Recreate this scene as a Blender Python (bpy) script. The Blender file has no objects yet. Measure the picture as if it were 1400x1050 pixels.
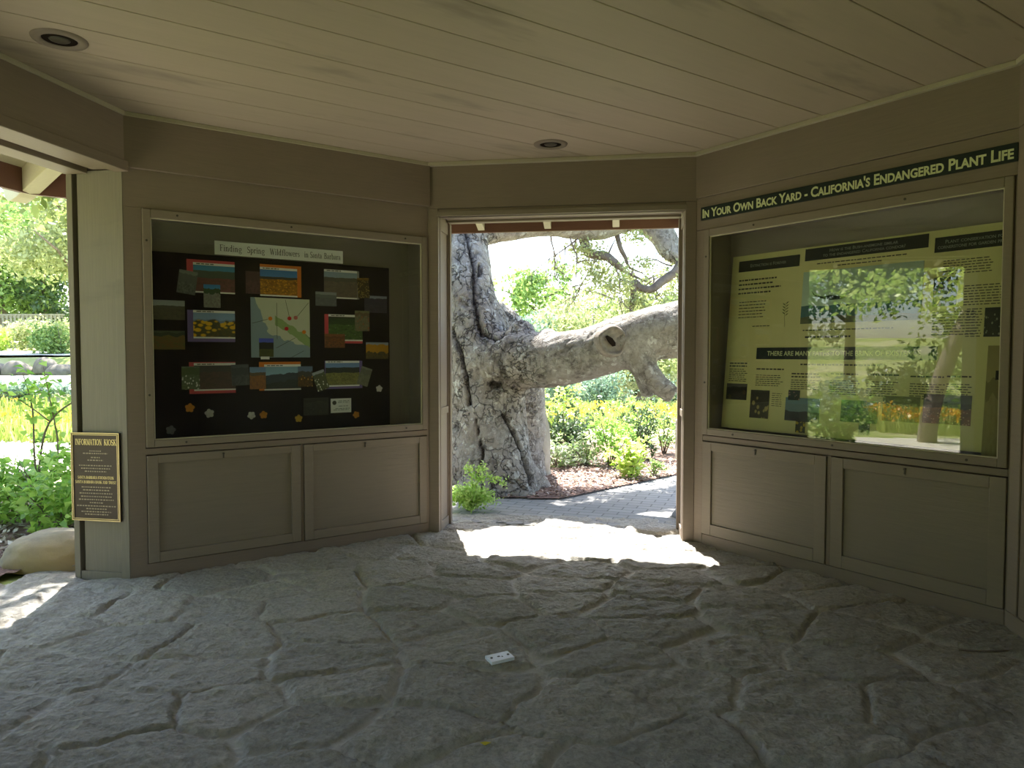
import bpy, bmesh, math, random
import numpy as np
from mathutils import Vector, Matrix

scene = bpy.context.scene
COL = scene.collection
rng = np.random.default_rng(7)
random.seed(7)
pi = math.pi

# ------------------------------------------------------------------ mesh helpers
class MB:
    """collects polygons; build() links them as ONE mesh object"""
    def __init__(self):
        self.v, self.f = [], []
    def add(self, vs, fs):
        b = len(self.v)
        self.v.extend([tuple(map(float, p)) for p in vs])
        self.f.extend([tuple(b + i for i in f) for f in fs])
        return self
    def box(self, x0, x1, y0, y1, z0, z1):
        return self.add([(x0,y0,z0),(x1,y0,z0),(x1,y1,z0),(x0,y1,z0),(x0,y0,z1),(x1,y0,z1),(x1,y1,z1),(x0,y1,z1)],
                        [(0,3,2,1),(4,5,6,7),(0,1,5,4),(1,2,6,5),(2,3,7,6),(3,0,4,7)])
    def prism(self, poly, z0, z1):
        n = len(poly)
        a = sum(poly[i][0]*poly[(i+1)%n][1]-poly[(i+1)%n][0]*poly[i][1] for i in range(n))
        if a < 0: poly = poly[::-1]
        vs = [(p[0],p[1],z0) for p in poly] + [(p[0],p[1],z1) for p in poly]
        return self.add(vs, [tuple(range(n-1,-1,-1)), tuple(range(n,2*n))] + [(i,(i+1)%n,n+(i+1)%n,n+i) for i in range(n)])
    def tube(self, pts, radii, sides=8, cap=True):
        vs, fs = sweep(pts, radii, sides, cap)
        return self.add(vs, fs)
    def disc(self, c, r, y0, y1, n=24, r2=None):
        """short cylinder whose axis is local y"""
        r2 = r if r2 is None else r2
        vs = [(c[0]+r*math.cos(2*pi*i/n), y0, c[1]+r*math.sin(2*pi*i/n)) for i in range(n)]
        vs += [(c[0]+r2*math.cos(2*pi*i/n), y1, c[1]+r2*math.sin(2*pi*i/n)) for i in range(n)]
        return self.add(vs, [tuple(range(n)), tuple(range(2*n-1,n-1,-1))] + [(i,n+i,n+(i+1)%n,(i+1)%n) for i in range(n)])
    def build(self, name, mat, parent=None, M=None, bevel=0, smooth=False, off=None):
        v = np.array(self.v, dtype=np.float32).reshape(-1,3)
        if off is not None: v = v - np.array(off, dtype=np.float32)
        me = bpy.data.meshes.new(name)
        me.from_pydata(v.tolist(), [], self.f)
        return link(name, me, mat, parent, M, bevel, smooth)

def link(name, me, mat, parent=None, M=None, bevel=0, smooth=False):
    me.update()
    if mat is not None: me.materials.append(mat)
    if smooth:
        me.polygons.foreach_set('use_smooth', [True]*len(me.polygons))
    o = bpy.data.objects.new(name, me)
    COL.objects.link(o)
    if parent is not None: o.parent = parent
    if M is not None: o.matrix_world = M
    if bevel:
        b = o.modifiers.new('bevel', 'BEVEL'); b.width = bevel; b.segments = 2; b.limit_method = 'ANGLE'
    return o

def quads_mesh(name, V, nq, mat, parent=None, M=None, smooth=False, k=4):
    """V: (nq*k,3) verts, consecutive k per polygon"""
    me = bpy.data.meshes.new(name)
    V = np.ascontiguousarray(V, dtype=np.float32)
    me.vertices.add(len(V)); me.vertices.foreach_set('co', V.ravel())
    me.loops.add(nq*k); me.loops.foreach_set('vertex_index', np.arange(nq*k, dtype=np.int32))
    me.polygons.add(nq); me.polygons.foreach_set('loop_start', np.arange(0, nq*k, k, dtype=np.int32))
    return link(name, me, mat, parent, M, 0, smooth)

def grid_mesh(name, V, nx, ny, keep, mat, M=None, attrs=None, smooth=True):
    idx = np.arange(nx*ny).reshape(ny, nx)
    q = np.stack([idx[:-1,:-1], idx[:-1,1:], idx[1:,1:], idx[1:,:-1]], -1).reshape(-1,4)
    if keep is not None: q = q[keep[q].all(1)]
    used = np.unique(q); remap = np.zeros(nx*ny, dtype=np.int32); remap[used] = np.arange(len(used))
    q = remap[q]; V = V[used]
    me = bpy.data.meshes.new(name)
    me.vertices.add(len(V)); me.vertices.foreach_set('co', V.astype(np.float32).ravel())
    me.loops.add(len(q)*4); me.loops.foreach_set('vertex_index', q.astype(np.int32).ravel())
    me.polygons.add(len(q)); me.polygons.foreach_set('loop_start', np.arange(0, len(q)*4, 4, dtype=np.int32))
    for k, a in (attrs or {}).items():
        at = me.attributes.new(k, 'FLOAT', 'POINT'); at.data.foreach_set('value', a[used].astype(np.float32))
    return link(name, me, mat, None, M, 0, smooth)

def sweep(pts, radii, sides=8, cap=True):
    P = [Vector(p) for p in pts]; n = len(P)
    T = [((P[min(i+1,n-1)] - P[max(i-1,0)]).normalized()) for i in range(n)]
    ref = Vector((0,0,1)) if abs(T[0].z) < .9 else Vector((1,0,0))
    x = T[0].cross(ref).normalized()
    vs, fs = [], []
    for i in range(n):
        x = (x - T[i]*x.dot(T[i])).normalized(); y = T[i].cross(x)
        for k in range(sides):
            a = 2*pi*k/sides
            vs.append(P[i] + (x*math.cos(a) + y*math.sin(a))*radii[i])
    for i in range(n-1):
        for k in range(sides):
            a, b = i*sides+k, i*sides+(k+1)%sides
            fs.append((a, b, b+sides, a+sides))
    if cap:
        fs.append(tuple(range(sides-1,-1,-1))); fs.append(tuple(range((n-1)*sides, n*sides)))
    return vs, fs

def smooth_path(pts, sub=5):
    """catmull-rom through (x,y,z,r) rows"""
    A = np.array(pts, float); A = np.vstack([2*A[0]-A[1], A, 2*A[-1]-A[-2]]); out = []
    for i in range(1, len(A)-2):
        p0,p1,p2,p3 = A[i-1:i+3]
        for t in np.linspace(0,1,sub,endpoint=False):
            out.append(.5*((2*p1)+(-p0+p2)*t+(2*p0-5*p1+4*p2-p3)*t*t+(-p0+3*p1-3*p2+p3)*t**3))
    out.append(A[-2]); return np.array(out)

def _h(ix, iy, iz):
    n = (ix.astype(np.int64)*374761393 + iy.astype(np.int64)*668265263 + iz.astype(np.int64)*2147483647) & 0x7fffffff
    n = ((n ^ (n >> 13)) * 1274126177) & 0x7fffffff
    n = (n ^ (n >> 16)) & 0xffff
    return n / 65535.0
def vnoise(P):
    """value noise 0..1 on (N,3)"""
    i = np.floor(P).astype(np.int64); f = P - i; u = f*f*(3-2*f)
    r = 0
    for dx in (0,1):
        for dy in (0,1):
            for dz in (0,1):
                w = (u[:,0] if dx else 1-u[:,0])*(u[:,1] if dy else 1-u[:,1])*(u[:,2] if dz else 1-u[:,2])
                r = r + w*_h(i[:,0]+dx, i[:,1]+dy, i[:,2]+dz)
    return r
def fbm(P, octv=4, gain=.5):
    s, a, tot = 0, 1.0, 0
    for o in range(octv):
        s = s + a*vnoise(P*(2.03**o) + 17.3*o); tot += a; a *= gain
    return s/tot

# ------------------------------------------------------------------ material helpers
class NB:
    def __init__(self, name):
        self.m = bpy.data.materials.new(name); self.m.use_nodes = True
        self.t = self.m.node_tree; self.t.nodes.clear()
        self.out = self.t.nodes.new('ShaderNodeOutputMaterial')
    def n(self, typ, props=None, **ins):
        nd = self.t.nodes.new('ShaderNode'+typ)
        for k, v in (props or {}).items(): setattr(nd, k, v)
        for k, v in ins.items():
            key = int(k[1:]) if k[0] == '_' and k[1:].isdigit() else k.replace('_', ' ')
            s = nd.inputs[key]
            if isinstance(v, bpy.types.NodeSocket): self.t.links.new(v, s)
            elif isinstance(v, bpy.types.Node): self.t.links.new(v.outputs[0], s)
            else: s.default_value = v
        return nd
    def mix(self, fac, a, b, mode='MIX'):
        nd = self.t.nodes.new('ShaderNodeMix'); nd.data_type = 'RGBA'; nd.blend_type = mode
        for s, v in ((nd.inputs[0], fac), (nd.inputs[6], a), (nd.inputs[7], b)):
            if isinstance(v, bpy.types.NodeSocket): self.t.links.new(v, s)
            elif isinstance(v, bpy.types.Node): self.t.links.new(v.outputs[0], s)
            else: s.default_value = v if not isinstance(v, tuple) or len(v) == 4 else (*v, 1)
        return nd.outputs[2]
    def math(self, op, a, b=0, clamp=False):
        nd = self.t.nodes.new('ShaderNodeMath'); nd.operation = op; nd.use_clamp = clamp
        for s, v in ((nd.inputs[0], a), (nd.inputs[1], b)):
            if isinstance(v, bpy.types.NodeSocket): self.t.links.new(v, s)
            else: s.default_value = v
        return nd.outputs[0]
    def ramp(self, fac, stops):
        nd = self.t.nodes.new('ShaderNodeValToRGB'); e = nd.color_ramp.elements
        while len(e) < len(stops): e.new(.5)
        for k, (p, c) in zip(e, stops):
            k.position = p; k.color = (*c, 1) if isinstance(c, tuple) else (c, c, c, 1)
        self.t.links.new(fac if isinstance(fac, bpy.types.NodeSocket) else fac.outputs[0], nd.inputs[0])
        return nd.outputs[0]
    def coord(self, kind='Object', scale=(1,1,1), rot=(0,0,0)):
        tc = self.t.nodes.new('ShaderNodeTexCoord')
        mp = self.n('Mapping', Vector=tc.outputs[kind], Scale=scale, Rotation=rot)
        return mp.outputs[0]
    def finish(self, color, rough=.6, bump=None, bstr=.3, bdist=.01, spec=.3, metal=0):
        p = self.n('BsdfPrincipled', Roughness=rough, Metallic=metal)
        p.inputs['Specular IOR Level'].default_value = spec
        s = p.inputs['Base Color']
        if isinstance(color, bpy.types.NodeSocket): self.t.links.new(color, s)
        else: s.default_value = (*color[:3], 1)
        if bump is not None:
            b = self.n('Bump', Strength=bstr, Distance=bdist, Height=bump)
            self.t.links.new(b.outputs[0], p.inputs['Normal'])
        self.t.links.new(p.outputs[0], self.out.inputs[0])
        return self.m

def rgb(h):
    h = h.lstrip('#'); c = [int(h[i:i+2],16)/255 for i in (0,2,4)]
    return tuple((x/12.92 if x <= .04045 else ((x+.055)/1.055)**2.4) for x in c)

def plain(name, col, rough=.6, spec=.3, metal=0):
    return NB(name).finish(col, rough, spec=spec, metal=metal)

def painted_wood(name, col, grain=(2, 30, 30), var=.12, bstr=.25, rough=.6, dirt=.0):
    b = NB(name)
    v = b.coord('Object', grain)
    n1 = b.n('TexNoise', Vector=v, Scale=3.0, Detail=5.0, Roughness=.6, Distortion=.4)
    n2 = b.n('TexNoise', Vector=b.coord('Object'), Scale=1.7, Detail=3.0)
    dark = tuple(c*(1-var) for c in col); lite = tuple(min(1, c*(1+var)) for c in col)
    c = b.mix(n1.outputs[0], dark, lite)
    c = b.mix(b.ramp(n2, [(.35, 0.0), (.75, .35)]), c, tuple(x*.78 for x in col))
    if dirt:
        n3 = b.n('TexNoise', Vector=b.coord('Object', (.6, 3, 3)), Scale=1.6, Detail=4.0, Roughness=.6)
        c = b.mix(b.ramp(n3, [(.58, 0.0), (.75, dirt)]), c, tuple(x*.45 for x in col))
    return b.finish(c, rough, n1.outputs[0], bstr, .006)

TAUPE = rgb('#88796b')
m_wall = painted_wood('taupe painted rough sawn boards', TAUPE)
m_post = painted_wood('taupe painted upright boards', rgb('#7a7265'), grain=(30, 30, 1.2), var=.22, bstr=.2, dirt=.35)
m_trim = painted_wood('taupe painted trim', rgb('#8a7d6e'), grain=(3, 25, 25), bstr=.12)
m_door = painted_wood('taupe painted plywood', rgb('#877b6c'), grain=(1.6, 20, 26), var=.1, bstr=.4)
m_cream = painted_wood('cream painted rafter wood', rgb('#c9c0a8'), bstr=.15)
m_soffit = painted_wood('cream painted soffit boards', rgb('#b3aa94'), bstr=.15)
m_fascia = painted_wood('brown fascia boards', rgb('#6b4a40'), bstr=.2)
m_case_in = plain('grey case lining', rgb('#8d8379'), .7)
m_felt = plain('black felt board', rgb('#171416'), .95, .05)
m_steel = plain('dull screw metal', rgb('#4a443c'), .5, .5, .5)
m_black = plain('black print', rgb('#101418'), .7)
m_green_black = plain('dark green black board', rgb('#18231f'), .5)
m_letter = plain('pale yellow green lettering', rgb('#d3d7a6'), .6)
m_letter_grey = plain('grey lettering', rgb('#8d9288'), .6)
m_board = plain('cream poster board', rgb('#d2cc92'), .6)
m_paper = plain('off white paper', rgb('#e8e8e2'), .6)
m_ink = plain('print ink', rgb('#3a382c'), .7)
m_roofing = plain('brown roof shingles', rgb('#4c3a30'), .9)

def ceiling_mat():
    b = NB('taupe painted ceiling boards')
    geo = b.n('NewGeometry')
    v = b.coord('Object', (1.2, 12, 12))
    n1 = b.n('TexNoise', Vector=v, Scale=2.0, Detail=5.0, Roughness=.6)
    n2 = b.n('TexNoise', Vector=b.coord('Object', (.55, 2.2, 1)), Scale=1.5, Detail=4.0, Roughness=.65)
    base = rgb('#b6a792')
    c = b.mix(n1.outputs[0], tuple(x*.9 for x in base), tuple(x*1.08 for x in base))
    c = b.mix(b.math('MULTIPLY', geo.outputs['Random Per Island'], .22), c, tuple(x*.75 for x in base))
    c = b.mix(b.ramp(n2, [(.58, 0.0), (.72, .5)]), c, tuple(x*.42 for x in base))
    return b.finish(c, .6, n1.outputs[0], .1, .004)
m_ceiling = ceiling_mat()

def flagstone_mat():
    b = NB('sandstone flagstones with mortar joints')
    at = b.n('Attribute', {'attribute_name': 'mortar'}).outputs['Fac']
    cid = b.n('Attribute', {'attribute_name': 'stone'}).outputs['Fac']
    v = b.coord('Object')
    n1 = b.n('TexNoise', Vector=v, Scale=7.0, Detail=8.0, Roughness=.65)
    n2 = b.n('TexNoise', Vector=v, Scale=42.0, Detail=6.0, Roughness=.75)
    vo = b.n('TexVoronoi', Vector=v, Scale=38.0)
    s = b.mix(cid, rgb('#b4aea2'), rgb('#cdc5b6'))
    s = b.mix(b.ramp(n1, [(.3, 0.0), (.7, 1.0)]), b.mix(.40, s, rgb('#98938a')), s)
    s = b.mix(b.ramp(n2, [(.35, .55), (.6, 0.0)]), s, rgb('#77736b'))
    mo = b.mix(n2.outputs[0], rgb('#c9c4b9'), rgb('#d9d4c8'))
    c = b.mix(at, s, mo)
    h = b.math('ADD', b.math('MULTIPLY', n2.outputs[0], .7), b.math('ADD', b.math('MULTIPLY', n1.outputs[0], 1.2), b.math('MULTIPLY', vo.outputs[0], .35)))
    return b.finish(c, .8, h, 1.0, .022, spec=.2)
m_flag = flagstone_mat()

def noise_mat(name, c1, c2, scale=6, rough=.9, bstr=.4, bdist=.02, c3=None, spec=.1):
    b = NB(name); v = b.coord('Object')
    n1 = b.n('TexNoise', Vector=v, Scale=scale, Detail=8.0, Roughness=.65)
    c = b.mix(b.ramp(n1, [(.35, 0.0), (.65, 1.0)]), c1, c2)
    if c3:
        n2 = b.n('TexNoise', Vector=v, Scale=scale*.13, Detail=4.0)
        c = b.mix(b.ramp(n2, [(.48, 0.0), (.6, 1.0)]), c, c3)
    return b.finish(c, rough, n1.outputs[0], bstr, bdist, spec=spec)

m_ground = noise_mat('garden soil and short grass', rgb('#7d8a4c'), rgb('#9aa25e'), 5, c3=rgb('#a9a77a'))
m_path2 = noise_mat('pale gravel path', rgb('#c9c0ae'), rgb('#e3dccb'), 30, bstr=.2)
m_mulch = noise_mat('bark mulch', rgb('#5f4c43'), rgb('#94796c'), 40, bstr=.8)
m_rock = noise_mat('tan sandstone boulder', rgb('#857d6c'), rgb('#a0957e'), 5, c3=rgb('#9a8560'), bstr=.35, bdist=.03)
m_slate = noise_mat('grey stone slab', rgb('#6d7076'), rgb('#8a8d90'), 8, bstr=.4)
m_walrock = noise_mat('pale garden rocks', rgb('#6d675c'), rgb('#958d7d'), 4)
m_weather = noise_mat('weathered grey wood', rgb('#8d877b'), rgb('#aaa397'), 14)
m_oldfence = noise_mat('dark rail wood', rgb('#6d645a'), rgb('#857b6f'), 14)

def paver_mat():
    b = NB('grey concrete pavers')
    v = b.coord('Object', (1,1,1), (0,0,.35))
    br = b.n('TexBrick', {'offset': .5}, Vector=v, Scale=1.0, Mortar_Size=.006, Brick_Width=.22, Row_Height=.11,
             Color1=(*rgb('#8f8c88'),1), Color2=(*rgb('#9d9a95'),1), Mortar=(*rgb('#6f6c67'),1))
    n = b.n('TexNoise', Vector=v, Scale=25.0, Detail=6.0)
    c = b.mix(n.outputs[0], b.mix(.25, br.outputs[0], rgb('#716d68')), br.outputs[0])
    h = b.math('ADD', b.math('MULTIPLY', br.outputs[1], -1.0), b.math('MULTIPLY', n.outputs[0], .3))
    return b.finish(c, .85, h, .5, .006, spec=.15)
m_paver = paver_mat()

def bark_mat():
    b = NB('grey oak bark with lichen')
    v = b.coord('Object'); vs = b.coord('Object', (1,1,.33))
    n0 = b.n('TexNoise', Vector=v, Scale=3.0, Detail=4.0)
    n1 = b.n('TexNoise', Vector=v, Scale=16.0, Detail=9.0, Roughness=.72)
    wv = b.n('VectorMath', {'operation': 'ADD'}, _0=vs, _1=b.n('VectorMath', {'operation': 'SCALE'}, _0=b.n('TexNoise', Vector=v, Scale=6.0, Detail=5.0).outputs[1], Scale=.40).outputs[0])
    vo = b.n('TexVoronoi', {'feature': 'DISTANCE_TO_EDGE'}, Vector=wv.outputs[0], Scale=7.5, Randomness=1.0)
    msk = b.ramp(b.n('TexNoise', Vector=v, Scale=2.1, Detail=3.0), [(.36, 0.0), (.52, 1.0)])
    crack = b.math('MULTIPLY', b.ramp(vo, [(.0, 1.0), (.06, 0.0)]), b.math('MULTIPLY', msk, b.math('SUBTRACT', 1.0, b.math('MULTIPLY', b.n('Attribute', {'attribute_name': 'limb'}).outputs['Fac'], .75))))
    fur = b.n('Attribute', {'attribute_name': 'furrow'}).outputs['Fac']
    c = b.mix(b.ramp(n1, [(.32, 0.0), (.68, 1.0)]), rgb('#8e877f'), rgb('#c9c4bc'))
    c = b.mix(b.ramp(n0, [(.42, 0.0), (.6, .7)]), c, rgb('#a89d90'))
    n2 = b.n('TexNoise', Vector=v, Scale=11.0, Detail=5.0, Roughness=.6)
    c = b.mix(b.ramp(n2, [(.58, 0.0), (.63, .8)]), c, rgb('#dcdad2'))
    n3 = b.n('TexNoise', Vector=v, Scale=4.3, Detail=7.0, Roughness=.75)
    c = b.mix(b.ramp(n3, [(.54, 0.0), (.62, .65)]), c, rgb('#5f5850'))
    c = b.mix(b.math('MULTIPLY', crack, .8), c, rgb('#39332e'))
    c = b.mix(fur, c, rgb('#352f2a'))
    h = b.math('ADD', b.math('MULTIPLY', n1.outputs[0], 1.3), b.math('MULTIPLY', crack, -.9))
    return b.finish(c, .9, h, 1.0, .04, spec=.1)
m_bark = bark_mat()
m_bark2 = noise_mat('brown grey branch bark', rgb('#6b5f54'), rgb('#8a7d70'), 12, bstr=.7)
m_rearbark = noise_mat('smooth pale worn bark', rgb('#9a9284'), rgb('#bcb4a4'), 5, c3=rgb('#8c8270'), bstr=.4)
m_cut = noise_mat('pale sawn knot wood', rgb('#736b62'), rgb('#a0968c'), 9, bstr=.8)
m_hole_shade = plain('dark hole shade', rgb('#241d18'), .9, .05)  # near black colour stands for the shade inside holes

def leaf_mat(name, c1, c2, trans=.4, c3=None, p3=.8, gloss=.12):
    b = NB(name)
    r = b.n('NewGeometry').outputs['Random Per Island']
    st = [(0.0, c1), (.75, c2)]
    if c3: st = [(0.0, c1), (p3-.08, c2), (p3, c3), (1.0, c3)]
    c = b.ramp(r, st)
    d = b.n('BsdfDiffuse', Color=c); t = b.n('BsdfTranslucent', Color=c); g = b.n('BsdfGlossy', Roughness=.4)
    a = b.n('MixShader', _0=trans, _1=d.outputs[0], _2=t.outputs[0])
    a = b.n('MixShader', _0=gloss*.4, _1=a.outputs[0], _2=g.outputs[0])
    b.t.links.new(a.outputs[0], b.out.inputs[0]); return b.m
lf_oak = leaf_mat('oak leaves', rgb('#5d6b35'), rgb('#93a05a'), .4)
lf_yell = leaf_mat('yellow green oak leaves', rgb('#8f9a5e'), rgb('#c3c890'), .42)
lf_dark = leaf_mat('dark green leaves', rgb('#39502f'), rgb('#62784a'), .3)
lf_mid = leaf_mat('mid green leaves', rgb('#6f8f48'), rgb('#a3bb6a'), .42)
lf_blue = leaf_mat('blue green leaves', rgb('#6c8672'), rgb('#9fb59a'), .35)
lf_bright = leaf_mat('bright green leaves', rgb('#74a53e'), rgb('#b3d468'), .5)
lf_lime = leaf_mat('lime leaves', rgb('#a9c850'), rgb('#dbe787'), .5)
lf_white = leaf_mat('pale flowering leaves', rgb('#7f9a55'), rgb('#b5c789'), .4, rgb('#eeeed8'), .7)
lf_brown = leaf_mat('dry reddish leaves', rgb('#7a4a3a'), rgb('#a3755c'), .3)
lf_meadow = leaf_mat('meadow grass blades', rgb('#86a048'), rgb('#b9c66c'), .38)
lf_poppy = leaf_mat('poppy petals', rgb('#f0a020'), rgb('#f8d040'), .4)
lf_chip = leaf_mat('bark chips', rgb('#6f584c'), rgb('#a88d7e'), .0, rgb('#d2bfae'), .85)
lf_litter = leaf_mat('fallen leaves', rgb('#6d6152'), rgb('#9b8d78'), .1, rgb('#d6cfc0'), .9)

def glass_mat():
    b = NB('clear case glass')
    geo = b.n('NewGeometry')
    d = b.n('VectorMath', {'operation': 'DOT_PRODUCT'}, _0=geo.outputs['Incoming'], _1=geo.outputs['Normal']).outputs['Value']
    f = b.math('ADD', b.math('MULTIPLY', b.math('POWER', b.math('SUBTRACT', 1.0, b.math('ABSOLUTE', d)), 5.0), .957), .043)
    t = b.n('BsdfTransparent', Color=(.97,.98,.97,1)); g = b.n('BsdfGlossy', Roughness=0.0, Color=(1,1,1,1))
    s = b.n('MixShader', _0=f, _1=t.outputs[0], _2=g.outputs[0])
    b.t.links.new(s.outputs[0], b.out.inputs[0]); return b.m
m_glass = glass_mat()

def picture_mat(name, sky, hill, f1, f2, dots=None, hz=.7, hh=.55, amp=.2, dens=.35, dscale=14, seed=0.0):
    """a printed photograph: sky band, hill line, field, flower specks"""
    b = NB(name)
    tc = b.t.nodes.new('ShaderNodeTexCoord')
    sep = b.n('SeparateXYZ', Vector=tc.outputs['Generated'])
    z = sep.outputs[2]
    v = b.n('Mapping', Vector=tc.outputs['Generated'], Location=(seed, seed*1.7, seed*.6)).outputs[0]
    nh = b.n('TexNoise', Vector=b.n('Mapping', Vector=v, Scale=(3,1,0.001)).outputs[0], Scale=1.3, Detail=3.0).outputs[0]
    nf = b.n('TexNoise', Vector=v, Scale=9.0, Detail=5.0, Roughness=.7).outputs[0]
    jit = b.math('MULTIPLY', b.math('SUBTRACT', nh, .5), amp*2)
    zs = b.math('ADD', z, jit)
    field = b.mix(b.ramp(nf, [(.35, 0.0), (.65, 1.0)]), f1, f2)
    if dots:
        vo = b.n('TexVoronoi', Vector=v, Scale=float(dscale))
        field = b.mix(b.ramp(vo, [(dens*.75, 1.0), (dens, 0.0)]), field, dots)
    hillc = b.mix(nf, tuple(x*.7 for x in hill), hill)
    skyc = b.mix(z, tuple(min(1, x*1.35+.05) for x in sky), sky)
    c = b.mix(b.math('GREATER_THAN', zs, hh), field, hillc)
    c = b.mix(b.math('GREATER_THAN', b.math('ADD', z, b.math('MULTIPLY', jit, .6)), hz), c, skyc)
    return b.finish(c, .45, spec=.3)

# ------------------------------------------------------------------ frames and tagging
class Frame:
    """wall frame: x along the wall (left to right seen from inside), y outward, z up"""
    def __init__(s, a, b):
        s.a = Vector((a[0],a[1],0)); d = Vector((b[0]-a[0], b[1]-a[1], 0)); s.len = d.length
        s.u = d.normalized(); s.n = Vector((-s.u.y, s.u.x, 0))
        s.M = Matrix(((s.u.x, s.n.x, 0, a[0]), (s.u.y, s.n.y, 0, a[1]), (0,0,1,0), (0,0,0,1)))
    def at(s, t, n, z=0): return s.a + s.u*t + s.n*n + Vector((0,0,z))
WORLD = Frame((0,0),(1,0))

def tag(o, label, cat, group=None, kind=None):
    o['label'] = label; o['category'] = cat
    if group: o['group'] = group
    if kind: o['kind'] = kind
    return o
def thing(name, label, cat, fr, base, group=None, rot=None):
    o = bpy.data.objects.new(name, None); COL.objects.link(o); o.empty_display_size = .05
    M = fr.M @ Matrix.Translation(base)
    if rot: M = M @ Matrix.Rotation(rot[1], 4, rot[0])
    o.matrix_world = M
    return tag(o, label, cat, group)
def struct(o, label=None, cat=None):
    o['kind'] = 'structure'
    if label: o['label'] = label
    if cat: o['category'] = cat
    return o

# plan of the kiosk (an octagon left open at the front)
LV, LL, LM, MR, RR = (-2.705,2.456), (-2.3476,4.4697), (-.6441,5.6605), (1.3397,5.3709), (2.5261,3.6919)
RF, FL = (2.05,.90), (-1.53,.78)
FLm = Frame(LL, LM); FMm = Frame(LM, MR); FRm = Frame(MR, RR)
FLo = Frame(LV, LL); FRs = Frame(RR, RF); FFl = Frame(FL, LV); FFr = Frame(RF, FL)
HC = 2.856; TH = .36
POLY = [LL, LM, MR, RR, RF, FL, LV]
def offset_poly(d):
    out = []; n = len(POLY)
    for i in range(n):
        f0 = Frame(POLY[i-1], POLY[i]); f1 = Frame(POLY[i], POLY[(i+1)%n])
        k = d/(1+f0.n.dot(f1.n))
        p = Vector((*POLY[i],0)) + (f0.n+f1.n)*k
        out.append((p.x, p.y))
    return out

# ------------------------------------------------------------------ floor
def in_poly_half(X, Y, d):
    k = np.ones(X.shape, bool)
    for i in range(len(POLY)):
        f = Frame(POLY[i], POLY[(i+1)%len(POLY)])
        k &= ((X-f.a.x)*f.n.x + (Y-f.a.y)*f.n.y) <= d
    return k
def build_floor():
    st = .0145
    xs = np.arange(-3.75, 3.3, st); ys = np.arange(-.4, 6.45, st)
    X, Y = np.meshgrid(xs, ys); x = X.ravel(); y = Y.ravel()
    k = in_poly_half(x, y, .72)
    P2 = np.stack([x, y, np.zeros_like(x)], 1)
    wx = x + .10*(fbm(P2*2.6,3)-.5) + .055*(fbm(P2*9+5,3)-.5); wy = y + .10*(fbm(P2*2.6+40,3)-.5) + .055*(fbm(P2*9+70,3)-.5)
    seeds = []
    r2 = np.random.default_rng(21)
    tries = 0
    while tries < 9000:
        tries += 1
        p = (r2.uniform(-4.2,3.8), r2.uniform(-.8,6.9))
        md = r2.uniform(.28,.50)
        if all(((p[0]-q[0])*.85)**2 + ((p[1]-q[1])*1.12)**2 > md*md for q in seeds): seeds.append(p)
    S = np.array(seeds)
    d1 = np.full(x.shape, 9.0); d2 = d1.copy(); i1 = np.zeros(x.shape, int)
    for j, (sx, sy) in enumerate(S):
        d = np.hypot((wx-sx)*.85, (wy-sy)*1.12)
        m = d < d1
        d2 = np.where(m, d1, np.minimum(d2, d)); i1 = np.where(m, j, i1); d1 = np.where(m, d, d1)
    edge = (d2-d1)*.5
    jw = .009 + .030*(fbm(P2*2.2+9,2)-.47)
    mortar = 1 - np.clip((edge-jw)/.012, 0, 1)
    tilt = r2.uniform(-1,1,(len(S),2))*.026; lev = r2.uniform(-.004,.004,len(S)); sh = r2.uniform(0,1,len(S))
    stone = .011 + lev[i1] + (wx-S[i1,0])*tilt[i1,0] + (wy-S[i1,1])*tilt[i1,1]
    rel = .020*(fbm(P2*np.array([4.5,7,1])+3,3)-.5) + .022*(fbm(P2*np.array([15,24,1])+90,3,.7)-.5)
    # ledgy sandstone layers
    lay = fbm(P2*np.array([3,4.5,1])+200,4,.6)*7; lay = (np.floor(lay)+np.clip((lay%1)*4,0,1))/7*.040
    z = (stone + rel + lay - .014)*(1-mortar) + mortar*(.000 + .4*rel + .005*(fbm(P2*20,2)-.5))
    z = np.where(k, z, 0) 
    o = grid_mesh('floor', np.stack([x,y,z],1), len(xs), len(ys), k, m_flag, attrs={'mortar': mortar*.7, 'stone': sh[i1]})
    struct(o, 'rough sandstone flagstone floor of the kiosk with mortar joints', 'floor')
build_floor()
def floor_under():
    mb = MB(); mb.prism(offset_poly(.70), -.10, -.035); mb.build('floor_bed', m_flag)
    bpy.data.objects['floor_bed']['kind'] = 'structure'
floor_under()

# ------------------------------------------------------------------ kiosk walls
def wedge(mb, p, fa, fb, z0, z1):
    """fills the mitre outside the corner p between two wall frames"""
    P = Vector((*p,0)); a = P+fa.n*TH; b = P+fb.n*TH; k = TH/(1+fa.n.dot(fb.n)); c = P+(fa.n+fb.n)*k
    mb.prism([(P.x,P.y),(a.x,a.y),(c.x,c.y),(b.x,b.y)], z0, z1)

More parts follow.
